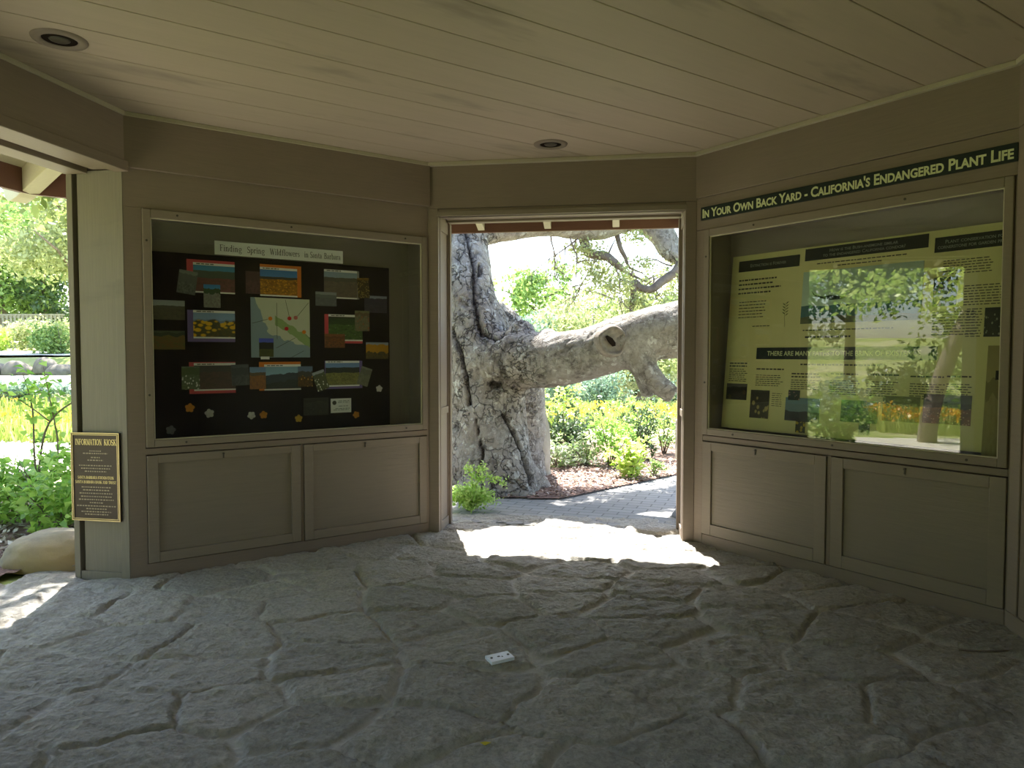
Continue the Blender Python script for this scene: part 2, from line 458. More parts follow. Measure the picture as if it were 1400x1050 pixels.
def case_wall(name, fr, c0, c1, d, beam):
    """boards around a display case opening c0..c1 and door openings d"""
    L = fr.len; mb = MB()
    mb.box(0, L, beam, .05, 2.528, HC)
    mb.box(0, L, 0, .05, 2.297, 2.527)
    mb.box(0, c0, 0, .05, 0, 2.296); mb.box(c1, L, 0, .05, 0, 2.296)
    mb.box(c0, c1, .0, .05, .779, .817)
    mb.box(c0, c1, .0, .05, 0, .096)
    mb.box(d[1]+.004, d[2]-.004, .0, .05, .097, .778)
    mb.box(c0, d[0]-.004, .0, .05, .097, .778); mb.box(d[3]+.004, c1, .0, .05, .097, .778)
    mb.box(0, L, TH-.03, TH, 0, 2.95); mb.box(0, L, .051, TH-.031, 2.31, 2.95)
    mb.box(0, .02, .051, TH-.031, 0, 2.3); mb.box(L-.02, L, .051, TH-.031, 0, 2.3)
    o = mb.build(name, m_wall, M=fr.M, bevel=.004); struct(o)
    return o
case_wall('wall_left', FLm, .098, 2.066, (.103,1.068,1.094,2.058), -.036)
case_wall('wall_right', FRm, .076, 2.040, (.080,1.048,1.082,2.036), -.010)

def solid_wall(name, fr, z1=2.95):
    mb = MB(); L = fr.len
    mb.box(0, L, 0, TH, 0, z1)
    mb.box(0, L, -.012, 0, 2.528, HC); mb.box(0, L, -.012, 0, 0, .10)
    k = max(1, round(L/1.0))
    for i in range(k+1):
        t = min(max(0, i*L/k-.05), L-.1); mb.box(t, t+.1, -.010, 0, .10, 2.527)
    return struct(mb.build(name, m_wall, M=fr.M, bevel=.004))
solid_wall('wall_side_right', FRs); solid_wall('wall_front_left', FFl)

# back wall: doorway header and jambs
def back_wall():
    L = FMm.len; mb = MB()
    mb.box(0, L, 0, .05, 2.512, HC)               # fascia board
    mb.box(0, L, .051, TH, 2.50, 2.95)
    mb.box(0.0, L, .012, .05, 2.452, 2.511)       # dark reveal above casing
    for s in (0, 1):
        f = lambda t: L-t if s else t
        a = lambda t0, t1: (min(f(t0), f(t1)), max(f(t0), f(t1)))
        mb.box(*a(0, .080), .0, .05, 0, 2.511)
        mb.box(*a(0, .074), .051, TH, 0, 2.50)
        mb.box(*a(.074, .084), .051, .09, 0, 2.45)  # reveal stiles, leaving a recessed panel
        mb.box(*a(.074, .084), TH-.05, TH+.012, 0, 2.45)
        for z0, z1 in ((0, .09), (.93, .985), (2.36, 2.45)):
            mb.box(*a(.074, .084), .091, TH-.051, z0, z1)
        mb.box(*a(.084, .100), TH-.04, TH+.012, 0, 2.45)   # stop
    return struct(mb.build('wall_back', m_wall, M=FMm.M, bevel=.003))
back_wall()
mb = MB()
mb.box(.066, FMm.len-.066, -.006, .045, 2.452, 2.492)
mb.box(.084, FMm.len-.084, .06, .10, 2.452, 2.490); mb.box(.084, FMm.len-.084, TH-.06, TH+.015, 2.458, 2.490)
mb.box(.084, FMm.len-.084, .10, TH-.06, 2.476, 2.499)
struct(mb.build('trim_1', m_trim, M=FMm.M, bevel=.003), 'pale head casing over the back doorway', 'trim')

# corner posts
RevL = Frame(tuple((Vector((*LL,0)) + FLo.n*.385)[:2]), LL)
def posts():
    mb = MB(); wedge(mb, LM, FLm, FMm, 0, 2.95); wedge(mb, MR, FMm, FRm, 0, 2.95); wedge(mb, RR, FRm, FRs, 0, 2.95)
    struct(mb.build('trim_2', m_wall), 'corner fillings between the kiosk walls', 'trim')
    # the reveal at the left opening: recessed board between an outer stop and a corner board
    mb = MB(); w = .385
    mb.box(.062, .325, .012, .06, .0, 2.52)
    mb.box(.0, .040, -.004, .06, 0, 2.52); mb.box(.325, w, -.004, .06, 0, 2.55)
    mb.box(.040, .062, .035, .06, 0, 2.52)
    mb.box(.041, .324, .0, .012, 0, .055)
    P = Vector((*LL,0)); back = P + FLm.n*.33
    struct(mb.build('trim_3', m_post, M=RevL.M, bevel=.003), 'weathered upright boards on the end of the left wall', 'trim')
    mb = MB(); a = RevL.at(0,.061); b = RevL.at(w-.07,.061)
    q = P + FLm.n*(TH-.001)
    mb.prism([tuple(a[:2]), tuple(b[:2]), tuple(q[:2]), tuple((a+RevL.n*.12)[:2])], 0, 2.95)
    struct(mb.build('trim_4', m_wall), 'post behind the left end boards', 'trim')
posts()

def header(fr, name, n0=0.0):
    L = fr.len; mb = MB()
    mb.box(0, L, n0-.03, .05, 2.528, HC); mb.box(0, L, n0-.045, .05, 2.50, 2.56)
    mb.box(0, L, .051, .20, 2.52, 2.95); mb.box(0, L, .205, .235, 2.545, 2.95); mb.box(0, L, .236, TH+.02, 2.50, 2.95)
    return struct(mb.build(name, m_wall, M=fr.M, bevel=.004))
mb = MB(); mb.box(0, .75, 0, TH, 0, 2.95)  # unseen stub wall added to keep bright outdoors out of the left glass
struct(mb.build('wall_front_right', m_wall, M=FFr.M, bevel=.004))
header(FLo, 'wall_left_opening'); header(FFr, 'wall_front')
mb = MB()
wedge(mb, LL, FLo, FLm, 2.53, 2.95); wedge(mb, LV, FFl, FLo, 0, 2.95); wedge(mb, RF, FRs, FFr, 0, 2.95); wedge(mb, FL, FFr, FFl, 0, 2.95)
struct(mb.build('trim_5', m_wall), 'corner posts of the kiosk', 'trim')
mb = MB(); mb.box(FLo.len-2.03, FLo.len-1.80, 0, TH, 0, 2.50)
struct(mb.build('trim_6', m_post, M=FLo.M, bevel=.003), 'post at the far end of the left opening', 'trim')

# ceiling: boards parallel to the left wall, fine gaps between them
def clip_poly(poly, f, lo, hi):
    def cut(P, s, lim):
        out = []
        for i in range(len(P)):
            a, b = P[i], P[(i+1) % len(P)]; da, db = s*(a[1]-lim), s*(b[1]-lim)
            if da >= 0: out.append(a)
            if da*db < 0:
                t = da/(da-db); out.append((a[0]+(b[0]-a[0])*t, a[1]+(b[1]-a[1])*t))
        return out
    P = cut(poly, 1, lo)
    return cut(P, -1, hi) if len(P) > 2 else []
def ceiling():
    inv = FLm.M.inverted(); pl = [tuple((inv @ Vector((p[0],p[1],0)))[:2]) for p in offset_poly(.04)]
    lo = min(p[1] for p in pl); mb = MB(); n = .04
    while n > lo:
        q = clip_poly(pl, FLm, n-.2965, n)
        if len(q) > 2: mb.prism(q, HC, HC+.02)
        n -= .302
    mb.prism(pl, HC+.0215, HC+.06)
    o = mb.build('ceiling', m_ceiling, M=FLm.M, bevel=.003)
    struct(o, 'painted board ceiling of the kiosk', 'ceiling')
    mb = MB(); a = offset_poly(-.0); b = offset_poly(-.022); c = offset_poly(-.04)
    for i in range(len(a)):
        j = (i+1) % len(a)
        P, Q = (c, b)
        mb.add([(*a[i],HC-.028),(*a[j],HC-.028),(*P[j],HC-.028),(*P[i],HC-.028),(*a[i],HC-.001),(*a[j],HC-.001),(*P[j],HC-.001),(*P[i],HC-.001)],
               [(0,1,2,3),(4,7,6,5),(0,4,5,1),(1,5,6,2),(2,6,7,3),(3,7,4,0)])
    struct(mb.build('trim_7', m_soffit, bevel=.003), 'narrow moulding where the ceiling meets the walls', 'trim')  # lighter cream puts the highlight along the ceiling edge into the colour
ceiling()

# roof with fascia, soffit, rafters
def roof():
    e0, e1, e2 = offset_poly(TH+.0), offset_poly(1.05), offset_poly(1.09)
    apex = (-.2, 2.9, 4.3); mb = MB(); n = len(e2)
    vs = [(*p, 2.68) for p in e2] + [apex] + [(*p, 2.70) for p in e1] + [(*p, 2.93) for p in e0]
    fs = [(i,(i+1)%n,n) for i in range(n)] + [((i+1)%n, i, n+1+i, n+1+(i+1)%n) for i in range(n)]
    fs += [(n+1+(i+1)%n, n+1+i, 2*n+1+i, 2*n+1+(i+1)%n) for i in range(n)]
    fs += [tuple(range(2*n+1, 3*n+1))]
    mb.add(vs, fs)
    r = struct(mb.build('roof', m_roofing), 'low kiosk roof with deep eaves', 'roof')
    mb = MB()
    for i in range(n):
        j = (i+1) % n
        mb.add([(*e1[i],2.500),(*e1[j],2.500),(*e2[j],2.500),(*e2[i],2.500),(*e1[i],2.682),(*e1[j],2.682),(*e2[j],2.682),(*e2[i],2.682)],
               [(0,1,2,3),(4,7,6,5),(0,4,5,1),(1,5,6,2),(2,6,7,3),(3,7,4,0)])
    mb.build('fascia', m_fascia, r)
    mb = MB()
    for i in range(n):
        j = (i+1) % n
        mb.add([(*e0[i],2.91),(*e0[j],2.91),(*e1[j],2.665),(*e1[i],2.665),(*e0[i],2.925),(*e0[j],2.925),(*e1[j],2.69),(*e1[i],2.69)],
               [(0,1,2,3),(4,7,6,5),(0,4,5,1),(1,5,6,2),(2,6,7,3),(3,7,4,0)])
    mb.build('soffit', m_soffit, r)
    # common rafters over the back doorway and the left opening
    def rafter(fr, t, w=.06):
        prof = [(.36,2.905),(1.045,2.665),(1.045,2.515),(.36,2.74)]
        mb = MB(); vs = []
        for s in (-w/2, w/2):
            for nn, z in prof: vs.append(fr.at(t+s, nn, z))
        mb.add(vs, [(0,1,2,3),(7,6,5,4),(0,4,5,1),(1,5,6,2),(2,6,7,3),(3,7,4,0)])
        mb.build('rafter', m_cream, r, bevel=.004)
    for t in (.22, .82, 1.42, 2.0): rafter(FMm, t)
    for t in (.3, .9, 1.5): rafter(FLo, t)
    for t in (.5, 1.1, 1.7): rafter(FLm, t)
    # heavy hip rafters with rounded tails at the corners
    for p in (LL, LM, MR, RR):
        i = POLY.index(p); o = Vector((*offset_poly(1.0)[i],0)) - Vector((*p,0)); o.normalize(); s = Vector((-o.y,o.x,0))
        prof = [(.35,2.93),(1.30,2.66)]
        for k in range(9):
            a = pi/2 - pi*k/8; prof.append((1.30+.105*math.cos(a)*.9, 2.56+.10*math.sin(a)))
        prof += [(1.2,2.48),(.35,2.76)]
        mb = MB(); m = len(prof); w = .055; P = Vector((*p,0)); vs = []
        for sg in (-1, 1):
            vs += [P + o*nn + s*sg*w + Vector((0,0,z)) for nn, z in prof]
        mb.add(vs, [tuple(range(m)), tuple(range(2*m-1,m-1,-1))] + [(i2,m+i2,m+(i2+1)%m,(i2+1)%m) for i2 in range(m)])
        mb.build('hip_rafter', m_cream, r, bevel=.004)
roof()

# ------------------------------------------------------------------ lettering
def font_mesh(body, bold=0.0, small_caps=False):
    """built-in sans lettering as flat polygons normalised to start at x=0, cap height 1"""
    cu = bpy.data.curves.new('lettering', 'FONT'); cu.body = body; cu.offset = bold; cu.size = 1.0
    cu.resolution_u = 3
    if small_caps:
        cu.small_caps_scale = .80
        for i, ch in enumerate(body):
            cu.body_format[i].use_small_caps = True
    ob = bpy.data.objects.new('lettering', cu); COL.objects.link(ob)
    dg = bpy.context.evaluated_depsgraph_get(); dg.update()
    me = bpy.data.meshes.new_from_object(ob.evaluated_get(dg))
    v = np.array([tuple(p.co) for p in me.vertices]).reshape(-1,3); f = [tuple(p.vertices) for p in me.polygons]
    bpy.data.objects.remove(ob); bpy.data.curves.remove(cu); bpy.data.meshes.remove(me)
    return v, f
def put_text(mb, body, cx, cz, w, h, y, bold=.012, small_caps=False):
    """fit the lettering into a w x h box centred on (cx, cz); h is the capital height"""
    v, f = font_mesh(body, bold, small_caps)
    cap = font_mesh('H', bold)[0]; ch = cap[:,1].max()
    x0, x1 = v[:,0].min(), v[:,0].max(); s = w/(x1-x0); q = h/ch
    mb.add([((p[0]-x0)*s + cx-w/2, y, p[1]*q + cz-h/2) for p in v], f)

TK, TN = .15, .055
def _V(x, y0, y1, b=1, t=1, w=TK):
    s = [(x,y0,x,y1,w)]
    if b: s.append((x-.15,y0+.025,x+.15,y0+.025,.05))
    if t == 1: s.append((x-.15,y1-.025,x+.15,y1-.025,.05))
    if t == 2: s.append((x-.15,y1-.04,x,y1-.025,.06))
    return s
def _A(cx, cy, rx, ry, a0, a1, w0=TN, w1=TK, n=10):
    """arc, thick where it runs upright"""
    out = []; P = [(cx+rx*math.cos(math.radians(a0+(a1-a0)*k/n)), cy+ry*math.sin(math.radians(a0+(a1-a0)*k/n))) for k in range(n+1)]
    for k in range(n):
        a = math.radians(a0+(a1-a0)*(k+.5)/n); out.append((*P[k], *P[k+1], w0+(w1-w0)*abs(math.cos(a))**1.3))
    return out
def _L(*a): return [a]
GLY = {
 'A': (_L(.08,0,.38,1,.06)+_L(.38,1,.70,0,.15)+_L(.18,.34,.58,.34,.05)+_L(-.03,.025,.2,.025,.05)+_L(.55,.025,.84,.025,.05), .82),
 'B': (_V(.18,0,1)+_A(.33,.755,.27,.22,-90,90)+_A(.35,.27,.32,.245,-90,90)+_L(.18,.975,.33,.975,.05)+_L(.18,.53,.35,.53,.05)+_L(.18,.025,.35,.025,.05), .78),
 'D': (_V(.18,0,1)+_A(.36,.5,.42,.475,-90,90)+_L(.18,.975,.36,.975,.05)+_L(.18,.025,.36,.025,.05), .90),
 'F': (_V(.18,0,1)+_L(.18,.97,.66,.97,.06)+_L(.66,1,.66,.78,.05)+_L(.18,.52,.48,.52,.05)+_L(.48,.64,.48,.4,.05), .72),
 'I': (_V(.18,0,1), .38),
 'K': (_V(.18,0,1)+_L(.25,.45,.68,.97,.055)+_L(.36,.58,.74,.03,.15)+_L(.58,.975,.8,.975,.05)+_L(.6,.025,.88,.025,.05), .86),
 'M': (_V(.14,0,1,1,0,.06)+_L(.14,1,.52,.06,.15)+_L(.52,.06,.88,1,.06)+_V(.9,0,1)+_L(0,.975,.16,.975,.05), 1.06),
 'N': (_V(.14,0,1,1,0,.06)+_L(.14,1,.76,.0,.15)+_V(.76,0,1,0,1,.06)+_L(0,.975,.16,.975,.05), .92),
 'O': (_A(.46,.5,.40,.48,0,360,n=20), .94),
 'R': (_V(.18,0,1)+_A(.34,.74,.29,.235,-90,90)+_L(.18,.975,.34,.975,.05)+_L(.18,.505,.34,.505,.05)+_L(.40,.5,.74,.03,.15)+_L(.66,.025,.86,.025,.05), .84),
 'S': (_A(.33,.75,.24,.225,30,250,.07,.12)+_A(.33,.26,.26,.235,-150,75,.07,.14)+_L(.25,.55,.42,.47,.15)+_L(.55,.78,.55,1,.05)+_L(.09,.22,.09,0,.05), .66),
 'T': (_V(.42,0,1,1,0)+_L(.05,.97,.79,.97,.06)+_L(.05,1,.05,.76,.05)+_L(.79,1,.79,.76,.05), .84),
 'U': (_V(.16,.32,1,0,1)+_A(.43,.32,.27,.30,180,360,TN,.10)+_V(.70,.32,1,0,1,.06), .88),
 'W': (_L(.1,1,.36,0,.15)+_L(.36,0,.56,.9,.06)+_L(.56,.9,.80,0,.15)+_L(.80,0,1.03,1,.06)+_L(-.02,.975,.24,.975,.05)+_L(.42,.975,.68,.975,.05)+_L(.93,.975,1.12,.975,.05), 1.12),
 'a': (_A(.27,.42,.2,.2,20,170,.06,.1)+_V(.44,.08,.45,0,0,.13)+_L(.44,.08,.58,.02,.06)+_A(.24,.17,.17,.16,60,300,.06,.13)+_L(.3,.33,.44,.37,.06), .6),
 'b': (_V(.15,.04,1,0,2)+_A(.32,.32,.25,.31,-140,140,.06,.14,14), .66),
 'd': (_V(.50,.0,1,0,2)+_A(.32,.32,.25,.31,40,320,.06,.14,14)+_L(.5,.025,.64,.025,.05), .70),
 'e': (_A(.31,.32,.25,.31,10,320,.06,.14,16)+_L(.08,.36,.54,.36,.05), .60),
 'f': (_V(.22,0,.8,1,0)+_A(.36,.80,.14,.17,60,180,.06,.13)+_L(.05,.62,.42,.62,.05), .44),
 'g': (_A(.30,.42,.22,.2,0,360,.06,.12,16)+_L(.45,.58,.60,.64,.06)+_A(.28,.12,.16,.11,90,270,.05,.07)+_A(.32,-.12,.26,.15,0,360,.06,.09,16)+_L(.26,.02,.42,.02,.10), .62),
 'i': (_V(.18,0,.63,1,2)+_A(.16,.86,.04,.04,0,360,.09,.09,8), .36),
 'l': (_V(.18,0,1,1,2), .36),
 'n': (_V(.16,0,.63,1,2)+_A(.36,.40,.20,.22,20,160,.06,.10)+_V(.55,0,.44,1,0), .74),
 'o': (_A(.32,.32,.26,.31,0,360,.06,.14,18), .66),
 'p': (_V(.16,-.3,.63,1,2)+_A(.33,.32,.25,.31,-140,140,.06,.14,14), .66),
 'r': (_V(.16,0,.63,1,2)+_A(.36,.40,.17,.2,40,150,.06,.12), .50),
 's': (_A(.25,.47,.16,.15,30,250,.06,.09)+_A(.25,.17,.18,.15,-150,75,.06,.10)+_L(.2,.35,.32,.29,.12), .48),
 't': (_V(.2,.14,.85,0,0,.13)+_A(.32,.14,.12,.12,180,300,.06,.1)+_L(.04,.61,.42,.61,.05), .44),
 'w': (_L(.08,.62,.27,0,.13)+_L(.27,0,.42,.58,.055)+_L(.42,.58,.60,0,.13)+_L(.60,0,.77,.62,.055)+_L(-.02,.61,.2,.61,.045)+_L(.68,.61,.86,.61,.045), .86),
 ' ': ([], .34)}
def put_serif(mb, body, cx, cz, w, h, y):
    segs, x = [], 0
    for ch in body:
        st, adv = GLY[ch]; segs += [(a[0]+x, a[1], a[2]+x, a[3], a[4]) for a in st]; x += adv+.06
    s = w/x
    for x0,z0,x1,z1,wd in segs:
        dx, dz = x1-x0, z1-z0; l = math.hypot(dx,dz) or 1; px, pz = -dz/l*wd/2, dx/l*wd/2
        ex, ez = dx/l*.012, dz/l*.012
        q = [(x0-px-ex,z0-pz-ez),(x1-px+ex,z1-pz+ez),(x1+px+ex,z1+pz+ez),(x0+px-ex,z0+pz-ez)]
        mb.add([(a*s+cx-w/2, y, b*h+cz-h/2) for a,b in q], [(0,1,2,3)])
def dashes(mb, x0, x1, z, h, y, r, ragged=.2, centred=False):
    """a line of illegible small print: word-length strokes"""
    e = x1 - (x1-x0)*ragged*r.random()
    if centred: d = (x1-e)/2; x0 += d; e = x1-d
    x = x0
    while x < e-.004:
        w = min(r.uniform(.012,.034), e-x)
        mb.box(x, x+w, y, y+.0006, z-h/2, z+h/2); x += w + .006
def para(mb, x0, x1, z1, z0, y, r, pitch=.013, h=.005, ragged=.2, centred=False):
    z = z1
    while z > z0: dashes(mb, x0, x1, z, h, y, r, ragged, centred); z -= pitch

# ------------------------------------------------------------------ display cases
def display_case(fr, t0, t1, label, screws, board):
    zb, zt = .820, 2.294; T = (t0+t1)/2
    root = thing('display_case', label, 'display case', fr, (T, 0, zb))
    off = (T, 0, zb); g0, g1, gz0, gz1 = t0+.050, t1-.046, .868, 2.242
    def P(name, fn, mat, bevel=0):
        mb = MB(); fn(mb); return mb.build(name, mat, root, bevel=bevel, off=off)
    def fr_(mb):
        a, b = t0+.003, t1-.003
        mb.box(a, g0, -.014, .030, zb+.004, zt); mb.box(g1, b, -.014, .030, zb+.004, zt)
        mb.box(g0, g1, -.014, .030, gz1, zt); mb.box(g0, g1, -.014, .030, zb+.004, gz0)
    P('frame', fr_, m_trim, .004)
    def bead(mb):
        for a in ((g0, g0+.006, gz0, gz1), (g1-.006, g1, gz0, gz1)): mb.box(a[0], a[1], -.004, .009, a[2], a[3])
        mb.box(g0+.006, g1-.006, -.004, .009, gz1-.006, gz1); mb.box(g0+.006, g1-.006, -.004, .009, gz0, gz0+.006)
    P('glazing_bead', bead, m_cream)
    P('glass_pane', lambda mb: mb.box(g0+.001, g1-.001, .011, .017, gz0+.001, gz1-.001), m_glass)
    def box_(mb):
        a, b, D = t0+.025, t1-.021, .262
        mb.box(a-.01, a, .031, D, zb+.02, zt-.01); mb.box(b, b+.01, .031, D, zb+.02, zt-.01)
        mb.box(a, b, .031, D, zt-.022, zt-.01); mb.box(a, b, .031, D, zb+.02, zb+.032)
        mb.box(a-.01, b+.01, D, D+.012, zb+.02, zt-.01)
    P('lining', box_, m_case_in)
    for t, z in screws:
        P('screw', lambda mb: mb.disc((t, z), .007, -.017, -.013, 10), m_steel)
    if board: P('felt_board', board, m_felt, .003)
    return root
display_case(FLm, .098, 2.066, 'painted wood display case of wildflower pictures on black, left of the doorway',
    [(.30,2.268),(1.02,2.268),(1.88,2.268),(.33,.845),(1.88,.845),(.123,2.10),(.123,1.15)],
    lambda mb: mb.box(.126, 1.855, .215, .245, .854, 2.068))
display_case(FRm, .076, 2.040, 'painted wood display case of plant posters, right of the doorway',
    [(.5,2.268),(1.5,2.268),(1.09,.845),(.35,.845),(1.85,.845),(.10,2.1),(.10,1.2)], None)

# lower cabinets with two panelled doors each
def cabinet(fr, d, label, inset):
    root = thing('base_cabinet', label, 'cabinet', fr, ((d[0]+d[3])/2, 0, .10)); off = ((d[0]+d[3])/2, 0, .10)
    mb = MB(); mb.box(d[0]+.02, d[3]-.025, .054, .30, .10, .774); mb.build('carcass', m_case_in, root, off=off)
    for a, b in ((d[0], d[1]), (d[2], d[3])):
        z0, z1 = .100, .773; s = inset
        mb = MB()
        mb.box(a, a+s, -.008, .022, z0, z1); mb.box(b-s, b, -.008, .022, z0, z1)
        mb.box(a+s, b-s, -.008, .022, z1-s*.8, z1); mb.box(a+s, b-s, -.008, .022, z0, z0+s)
        dr = mb.build('door', m_trim, root, bevel=.003, off=off)
        mb = MB(); mb.box(a+s+.001, b-s-.001, .006, .020, z0+s+.001, z1-s*.8-.001)
        mb.build('panel', m_door, dr, off=off)
        mb = MB(); c = ((a+b)/2-.03, z1-.018)
        mb.disc(c, .007, -.016, -.0081, 10); mb.box(c[0]-.004, c[0]+.004, -.013, -.0095, c[1]-.030, c[1]-.006)
        mb.build('turn_button', m_steel, dr, off=off)
cabinet(FLm, (.103,1.068,1.094,2.058), 'low panelled two door cabinet under the wildflower case', .063)
cabinet(FRm, (.080,1.048,1.082,2.036), 'low panelled two door cabinet under the endangered plant case', .078)

# ------------------------------------------------------------------ things pinned in the left case
NB0 = .2145    # face of the felt board
SKY, BLUE = rgb('#6f9fc0'), rgb('#3f7fb0')
PICS = {
 'red1': dict(sky=rgb('#3f86ad'), hill=rgb('#51604f'), f1=rgb('#7c4a48'), f2=rgb('#5c4038'), hz=.80, hh=.52, amp=.08),
 'gray2': dict(sky=rgb('#7d8278'), hill=rgb('#6a6e66'), f1=rgb('#4a4f48'), f2=rgb('#777a70'), hz=.85, hh=.5),
 'small3': dict(sky=rgb('#3c86c0'), hill=rgb('#3e5a38'), f1=rgb('#8b8f84'), f2=rgb('#6f6a62'), hz=.82, hh=.6),
 'orange4': dict(sky=rgb('#3f78b0'), hill=rgb('#4a4636'), f1=rgb('#b57d1a'), f2=rgb('#7a5212'), dots=rgb('#d8961e'), hz=.72, hh=.62, amp=.08),
 'pink5': dict(sky=rgb('#4a3838'), hill=rgb('#4a3233'), f1=rgb('#5c3c40'), f2=rgb('#3b2829'), hz=.95, hh=.6),
 'white6': dict(sky=rgb('#8497a3'), hill=rgb('#5b5a4c'), f1=rgb('#5a4f45'), f2=rgb('#6c6250'), dots=rgb('#8a7f5c'), hz=.78, hh=.62, amp=.08, dscale=30, dens=.25),
 'gold7': dict(sky=rgb('#8c6a1c'), hill=rgb('#7d5c16'), f1=rgb('#54421a'), f2=rgb('#2f2a16'), dots=rgb('#d8c06a'), hz=.97, hh=.9, dscale=12, dens=.3),
 'gray8': dict(sky=rgb('#858b8c'), hill=rgb('#6b7270'), f1=rgb('#62686a'), f2=rgb('#4f5456'), dots=rgb('#a9aca6'), hz=.80, hh=.55, dscale=22, dens=.22),
 'purple9': dict(sky=rgb('#8b95a0'), hill=rgb('#3b3846'), f1=rgb('#46424c'), f2=rgb('#2f2d36'), dots=rgb('#6c6678'), hz=.86, hh=.5, amp=.2, dscale=20, dens=.2),
 'gray10': dict(sky=rgb('#9aa0a0'), hill=rgb('#5c5c48'), f1=rgb('#5e5b42'), f2=rgb('#474638'), hz=.72, hh=.58, amp=.15),
 'yellow11': dict(sky=rgb('#7f9cc0'), hill=rgb('#7d93ad'), f1=rgb('#3a3f24'), f2=rgb('#5c5220'), dots=rgb('#e8b41c'), hz=.72, hh=.66, amp=.25, dscale=5.5, dens=.5),
 'olive12': dict(sky=rgb('#45513a'), hill=rgb('#34402a'), f1=rgb('#5a5c22'), f2=rgb('#7a5220'), hz=.9, hh=.72, amp=.2),
 'mappic': dict(sky=rgb('#4858c8'), hill=rgb('#1c1e1c'), f1=rgb('#4c5420'), f2=rgb('#3a3f1a'), dots=rgb('#b0a83c'), hz=.78, hh=.42, amp=.06, dscale=14, dens=.2),
 'green15': dict(sky=rgb('#2c3a20'), hill=rgb('#2f4a22'), f1=rgb('#4f7030'), f2=rgb('#2f4620'), dots=rgb('#8fa084'), hz=.92, hh=.66, amp=.12, dscale=9, dens=.14),
 'fawn16': dict(sky=rgb('#6f6f4c'), hill=rgb('#6a5a40'), f1=rgb('#5c5f44'), f2=rgb('#7c7458'), dots=rgb('#8a5a34'), hz=.9, hh=.75, dscale=5, dens=.35),
 'brown17': dict(sky=rgb('#7d4a26'), hill=rgb('#6e4222'), f1=rgb('#8a4f24'), f2=rgb('#4e3420'), hz=.85, hh=.7, amp=.3),
 'yellow18': dict(sky=rgb('#8f98a4'), hill=rgb('#c08c1c'), f1=rgb('#5c5228'), f2=rgb('#3d3a26'), dots=rgb('#b08030'), hz=.88, hh=.42, amp=.35, dscale=18, dens=.22),
 'dusk19': dict(sky=rgb('#3c4034'), hill=rgb('#4a4640'), f1=rgb('#5c4640'), f2=rgb('#463a34'), hz=.97, hh=.72, amp=.25),
 'white20': dict(sky=rgb('#60705a'), hill=rgb('#55683f'), f1=rgb('#4c5a3c'), f2=rgb('#6d7a5a'), dots=rgb('#d8d8cc'), hz=.95, hh=.62, dscale=7, dens=.34),
 'gray21': dict(sky=rgb('#4d5456'), hill=rgb('#474d50'), f1=rgb('#3f4445'), f2=rgb('#5a5f60'), hz=.85, hh=.5),
 'hill22': dict(sky=rgb('#7fa3b5'), hill=rgb('#3d4a50'), f1=rgb('#2f3a36'), f2=rgb('#26302c'), hz=.66, hh=.3, amp=.4),
 'coast23': dict(sky=rgb('#6f8cb0'), hill=rgb('#6c5c44'), f1=rgb('#9a6a34'), f2=rgb('#7a5038'), hz=.76, hh=.62, amp=.1),
 'gold24': dict(sky=rgb('#5a6e88'), hill=rgb('#4a4a44'), f1=rgb('#6c4a20'), f2=rgb('#3f3018'), dots=rgb('#d0a040'), hz=.75, hh=.5, amp=.3, dscale=6, dens=.3),
 'white25': dict(sky=rgb('#9aa0a8'), hill=rgb('#56624a'), f1=rgb('#5c6040'), f2=rgb('#47502c'), dots=rgb('#e6e6d4'), hz=.86, hh=.72, dscale=6.5, dens=.34),
 'field26': dict(sky=rgb('#6d8cb8'), hill=rgb('#2c3430'), f1=rgb('#8d8b4c'), f2=rgb('#6a6a38'), dots=rgb('#3f3f28'), hz=.80, hh=.56, amp=.06, dscale=22, dens=.3),
 'sage27': dict(sky=rgb('#76786a'), hill=rgb('#6c6f5c'), f1=rgb('#62664e'), f2=rgb('#7c7c68'), hz=.9, hh=.6),
 'dark28': dict(sky=rgb('#36382f'), hill=rgb('#30322a'), f1=rgb('#2a2c26'), f2=rgb('#42443a'), dots=rgb('#5a5c4c'), hz=.95, hh=.8, dscale=12, dens=.2),
}
PM = {k: picture_mat('printed photo '+k, seed=i*3.7, **v) for i, (k, v) in enumerate(PICS.items())}
RED, ORANGE, PURPLE = plain('red card', rgb('#c8484e'), .5), plain('orange card', rgb('#d07420'), .5), plain('violet card', rgb('#6a5a92'), .5)
GREYCARD = plain('grey card', rgb('#8b8a80'), .5)
def photo(key, t, z, w, h, label, rot=0, lift=0.0, group='small photographs pinned in the wildflower case'):
    h -= .06*w; n = NB0 - .0018 - lift
    mb = MB(); mb.box(-w/2, w/2, -.0014, 0, -h/2, h/2)
    M = FLm.M @ Matrix.Translation((t, n, z)) @ Matrix.Rotation(rot, 4, 'Y')
    return tag(mb.build('photograph', PM[key], M=M), label, 'photograph', group)
